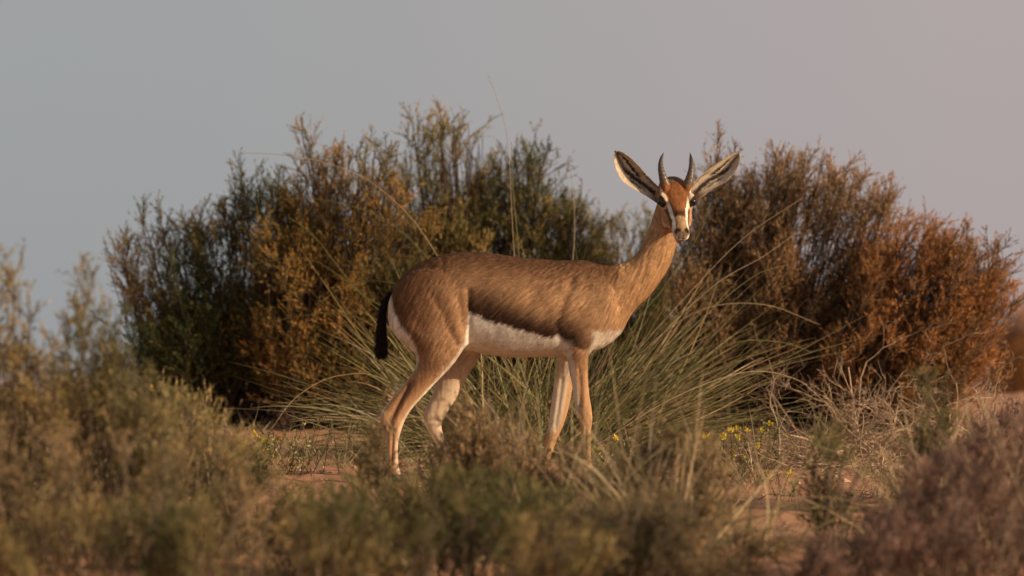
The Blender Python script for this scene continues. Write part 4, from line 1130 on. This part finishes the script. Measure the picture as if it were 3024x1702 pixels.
brush("blurred brown brush hugging the bottom edge, left of centre",
      [(-100, 1560), (150, 1500), (400, 1530), (650, 1500), (850, 1530), (1050, 1500), (1250, 1520), (1450, 1500), (1650, 1540), (1800, 1580)], 850, 16.0, 0.2, 76, 'heath', 55, tone=(0.54, 0.1))
brush("low blurred brown brush over the slope at the right edge",
      [(2740, 1420), (2800, 1330), (2870, 1290), (2940, 1230), (3010, 1210), (3080, 1200), (3160, 1240)], 2960, 18.9, 0.25, 55, 'purple', 56, tone=(0.6, 0.1), lean=0.6)
brush("sparse blurred brush between the front hoofs and the sandy clearing",
      [(1640, 1560), (1760, 1500), (1900, 1470), (2040, 1480), (2160, 1540), (2280, 1620), (2360, 1680)], 2010, 16.9, 0.25, 60, 'straw', 57, tone=(0.5, 0.1), lean=0.9)
brush("sparse blurred olive brush at the lower end of the bare sand patch",
      [(700, 1560), (800, 1520), (900, 1490), (1000, 1500), (1100, 1540)], 900, 17.1, 0.2, 36, 'heath', 58, tone=(0.56, 0.1))
brush("slender blurred olive stem in front of the pale twig tangle",
      [(2690, 1250), (2715, 1110), (2735, 1060), (2755, 1110), (2790, 1250)], 2740, 17.8, 0.05, 9, 'heath', 49, limbs=3, tone=(0.45, 0))
brush("short blurred stem in front of the mat of dead twigs",
      [(2390, 1450), (2410, 1280), (2435, 1240), (2465, 1290), (2490, 1450)], 2440, 17.8, 0.05, 9, 'heath', 50, limbs=3, tone=(0.45, 0))
brush("wispy blurred spray rising left of the gazelle's hind hoof",
      [(1050, 1450), (1075, 1330), (1095, 1240), (1115, 1350), (1140, 1450)], 1100, 18.0, 0.05, 7, 'straw', 52, limbs=3)
# blurred dry grass between the brush
GB2 = "blurred dry grass among the front brush"
for k, (cx, d, n, Lr, lab) in enumerate([
    (120, 17.9, 240, (0.25, 0.55), "blurred dry grass at the lower left edge"),
    (430, 18.2, 230, (0.15, 0.36), "blurred dry grass low down, left of the bare sand patch"),
    (700, 17.6, 225, (0.08, 0.20), "blurred dry grass at lower left, under the bare sand patch"),
    (1020, 17.3, 150, (0.10, 0.24), "blurred dry grass below the gazelle's hind hoof"),
    (1420, 18.2, 220, (0.20, 0.44), "blurred dry grass straight below the gazelle's belly"),
    (1650, 17.6, 190, (0.14, 0.34), "blurred dry grass below the gazelle's front hoofs"),
    (1960, 17.6, 285, (0.23, 0.52), "blurred brown grass leaning right at bottom, left of the sandy clearing"),
    (2600, 17.0, 90, (0.08, 0.20), "blurred grass at the lower edge of the sandy clearing"),
    (2880, 17.8, 300, (0.23, 0.52), "blurred mauve grass in the bottom right corner"),
]):
    tussock(lab, cx, d, n, Lr, 0.9, name="grass_clump", rad=0.12, seed=400 + k, width=0.0046, droop=(0.1, 0.5), cat="grass", group=GB2,
            frac=0.7, skew=0.15, green=(0.13, 0.125, 0.05), dry=(0.37, 0.27, 0.15))
# long dry stalks sticking out of the blurred brush
GS = "dry stalks in front"
for k, (pts, d_, lab) in enumerate([
    ([(300, 1760), (310, 1600), (322, 1400), (330, 1190)], 18.2, "pale upright stalk at lower left"),
    ([(1515, 1800), (1512, 1600), (1520, 1450), (1524, 1370)], 18.4, "pale upright stalk at bottom centre"),
    ([(1640, 1800), (1610, 1640), (1590, 1500), (1575, 1440)], 18.4, "leaning pale stalk just right of bottom centre"),
    ([(1680, 1800), (1750, 1640), (1850, 1500), (1950, 1370)], 18.3, "dry stalk slanting right below the front hoofs"),
    ([(1860, 1800), (1960, 1600), (2000, 1560)], 17.8, "slanting dry stalk near the bottom edge"),
    ([(100, 1800), (130, 1650), (145, 1560)], 17.5, "short dry stalk at the bottom left corner"),
]):
    x, z = PX(*pts[0], d_); g = gz1(x, d_ - DIST)
    rt = root("dry_stalk", (x, d_ - DIST, g), lab, "stalk", GS)
    stalk(rt, np.array([x, d_ - DIST, g]), pts, d_, 0.006, (0.40, 0.29, 0.18), 4)

# ------------------------------------------------------------------ a bird far off in the sky
bd = 140.0
bxw, bzw = PX(28, 540.5, bd)
K = 9
def wing(s):
    t = np.linspace(0, 1, K)
    le = np.stack([s * t * 0.034, 0.010 - 0.006 * t, 0.020 * np.sin(t * 1.6) ** 1.0], 1); te = le + np.stack([0 * t, -0.018 * (1 - t * 0.8), 0 * t - 0.002], 1)
    V = np.concatenate([le, te, le - [0, 0, 0.0012], te - [0, 0, 0.0012]])
    i = np.arange(K - 1)
    F = np.concatenate([np.stack([i, i + 1, i + 1 + K, i + K], 1), np.stack([i + 2 * K, i + 3 * K, i + 1 + 3 * K, i + 1 + 2 * K], 1), np.stack([i, i + 2 * K, i + 1 + 2 * K, i + 1], 1), np.stack([i + K, i + 1 + K, i + 1 + 3 * K, i + 3 * K], 1)])
    return V * 1.0, F
bird = root("bird", (bxw, bd - DIST, bzw), "tiny dark bird flying in the grey sky near the left edge", "bird")
V, F = ellipsoid(np.zeros(3), 0.011, 10, 8); V = V * np.array([0.9, 2.4, 0.8])
obj("body", make_mesh("bird_body", V, F, M_FEATHER, np.ones((len(V), 3)) * 0.03, smooth=True), bird)
for s in (-1, 1):
    V, F = wing(s)
    obj("wing", make_mesh("wing", V, F, M_FEATHER, np.ones((len(V), 3)) * 0.03, smooth=True), bird)
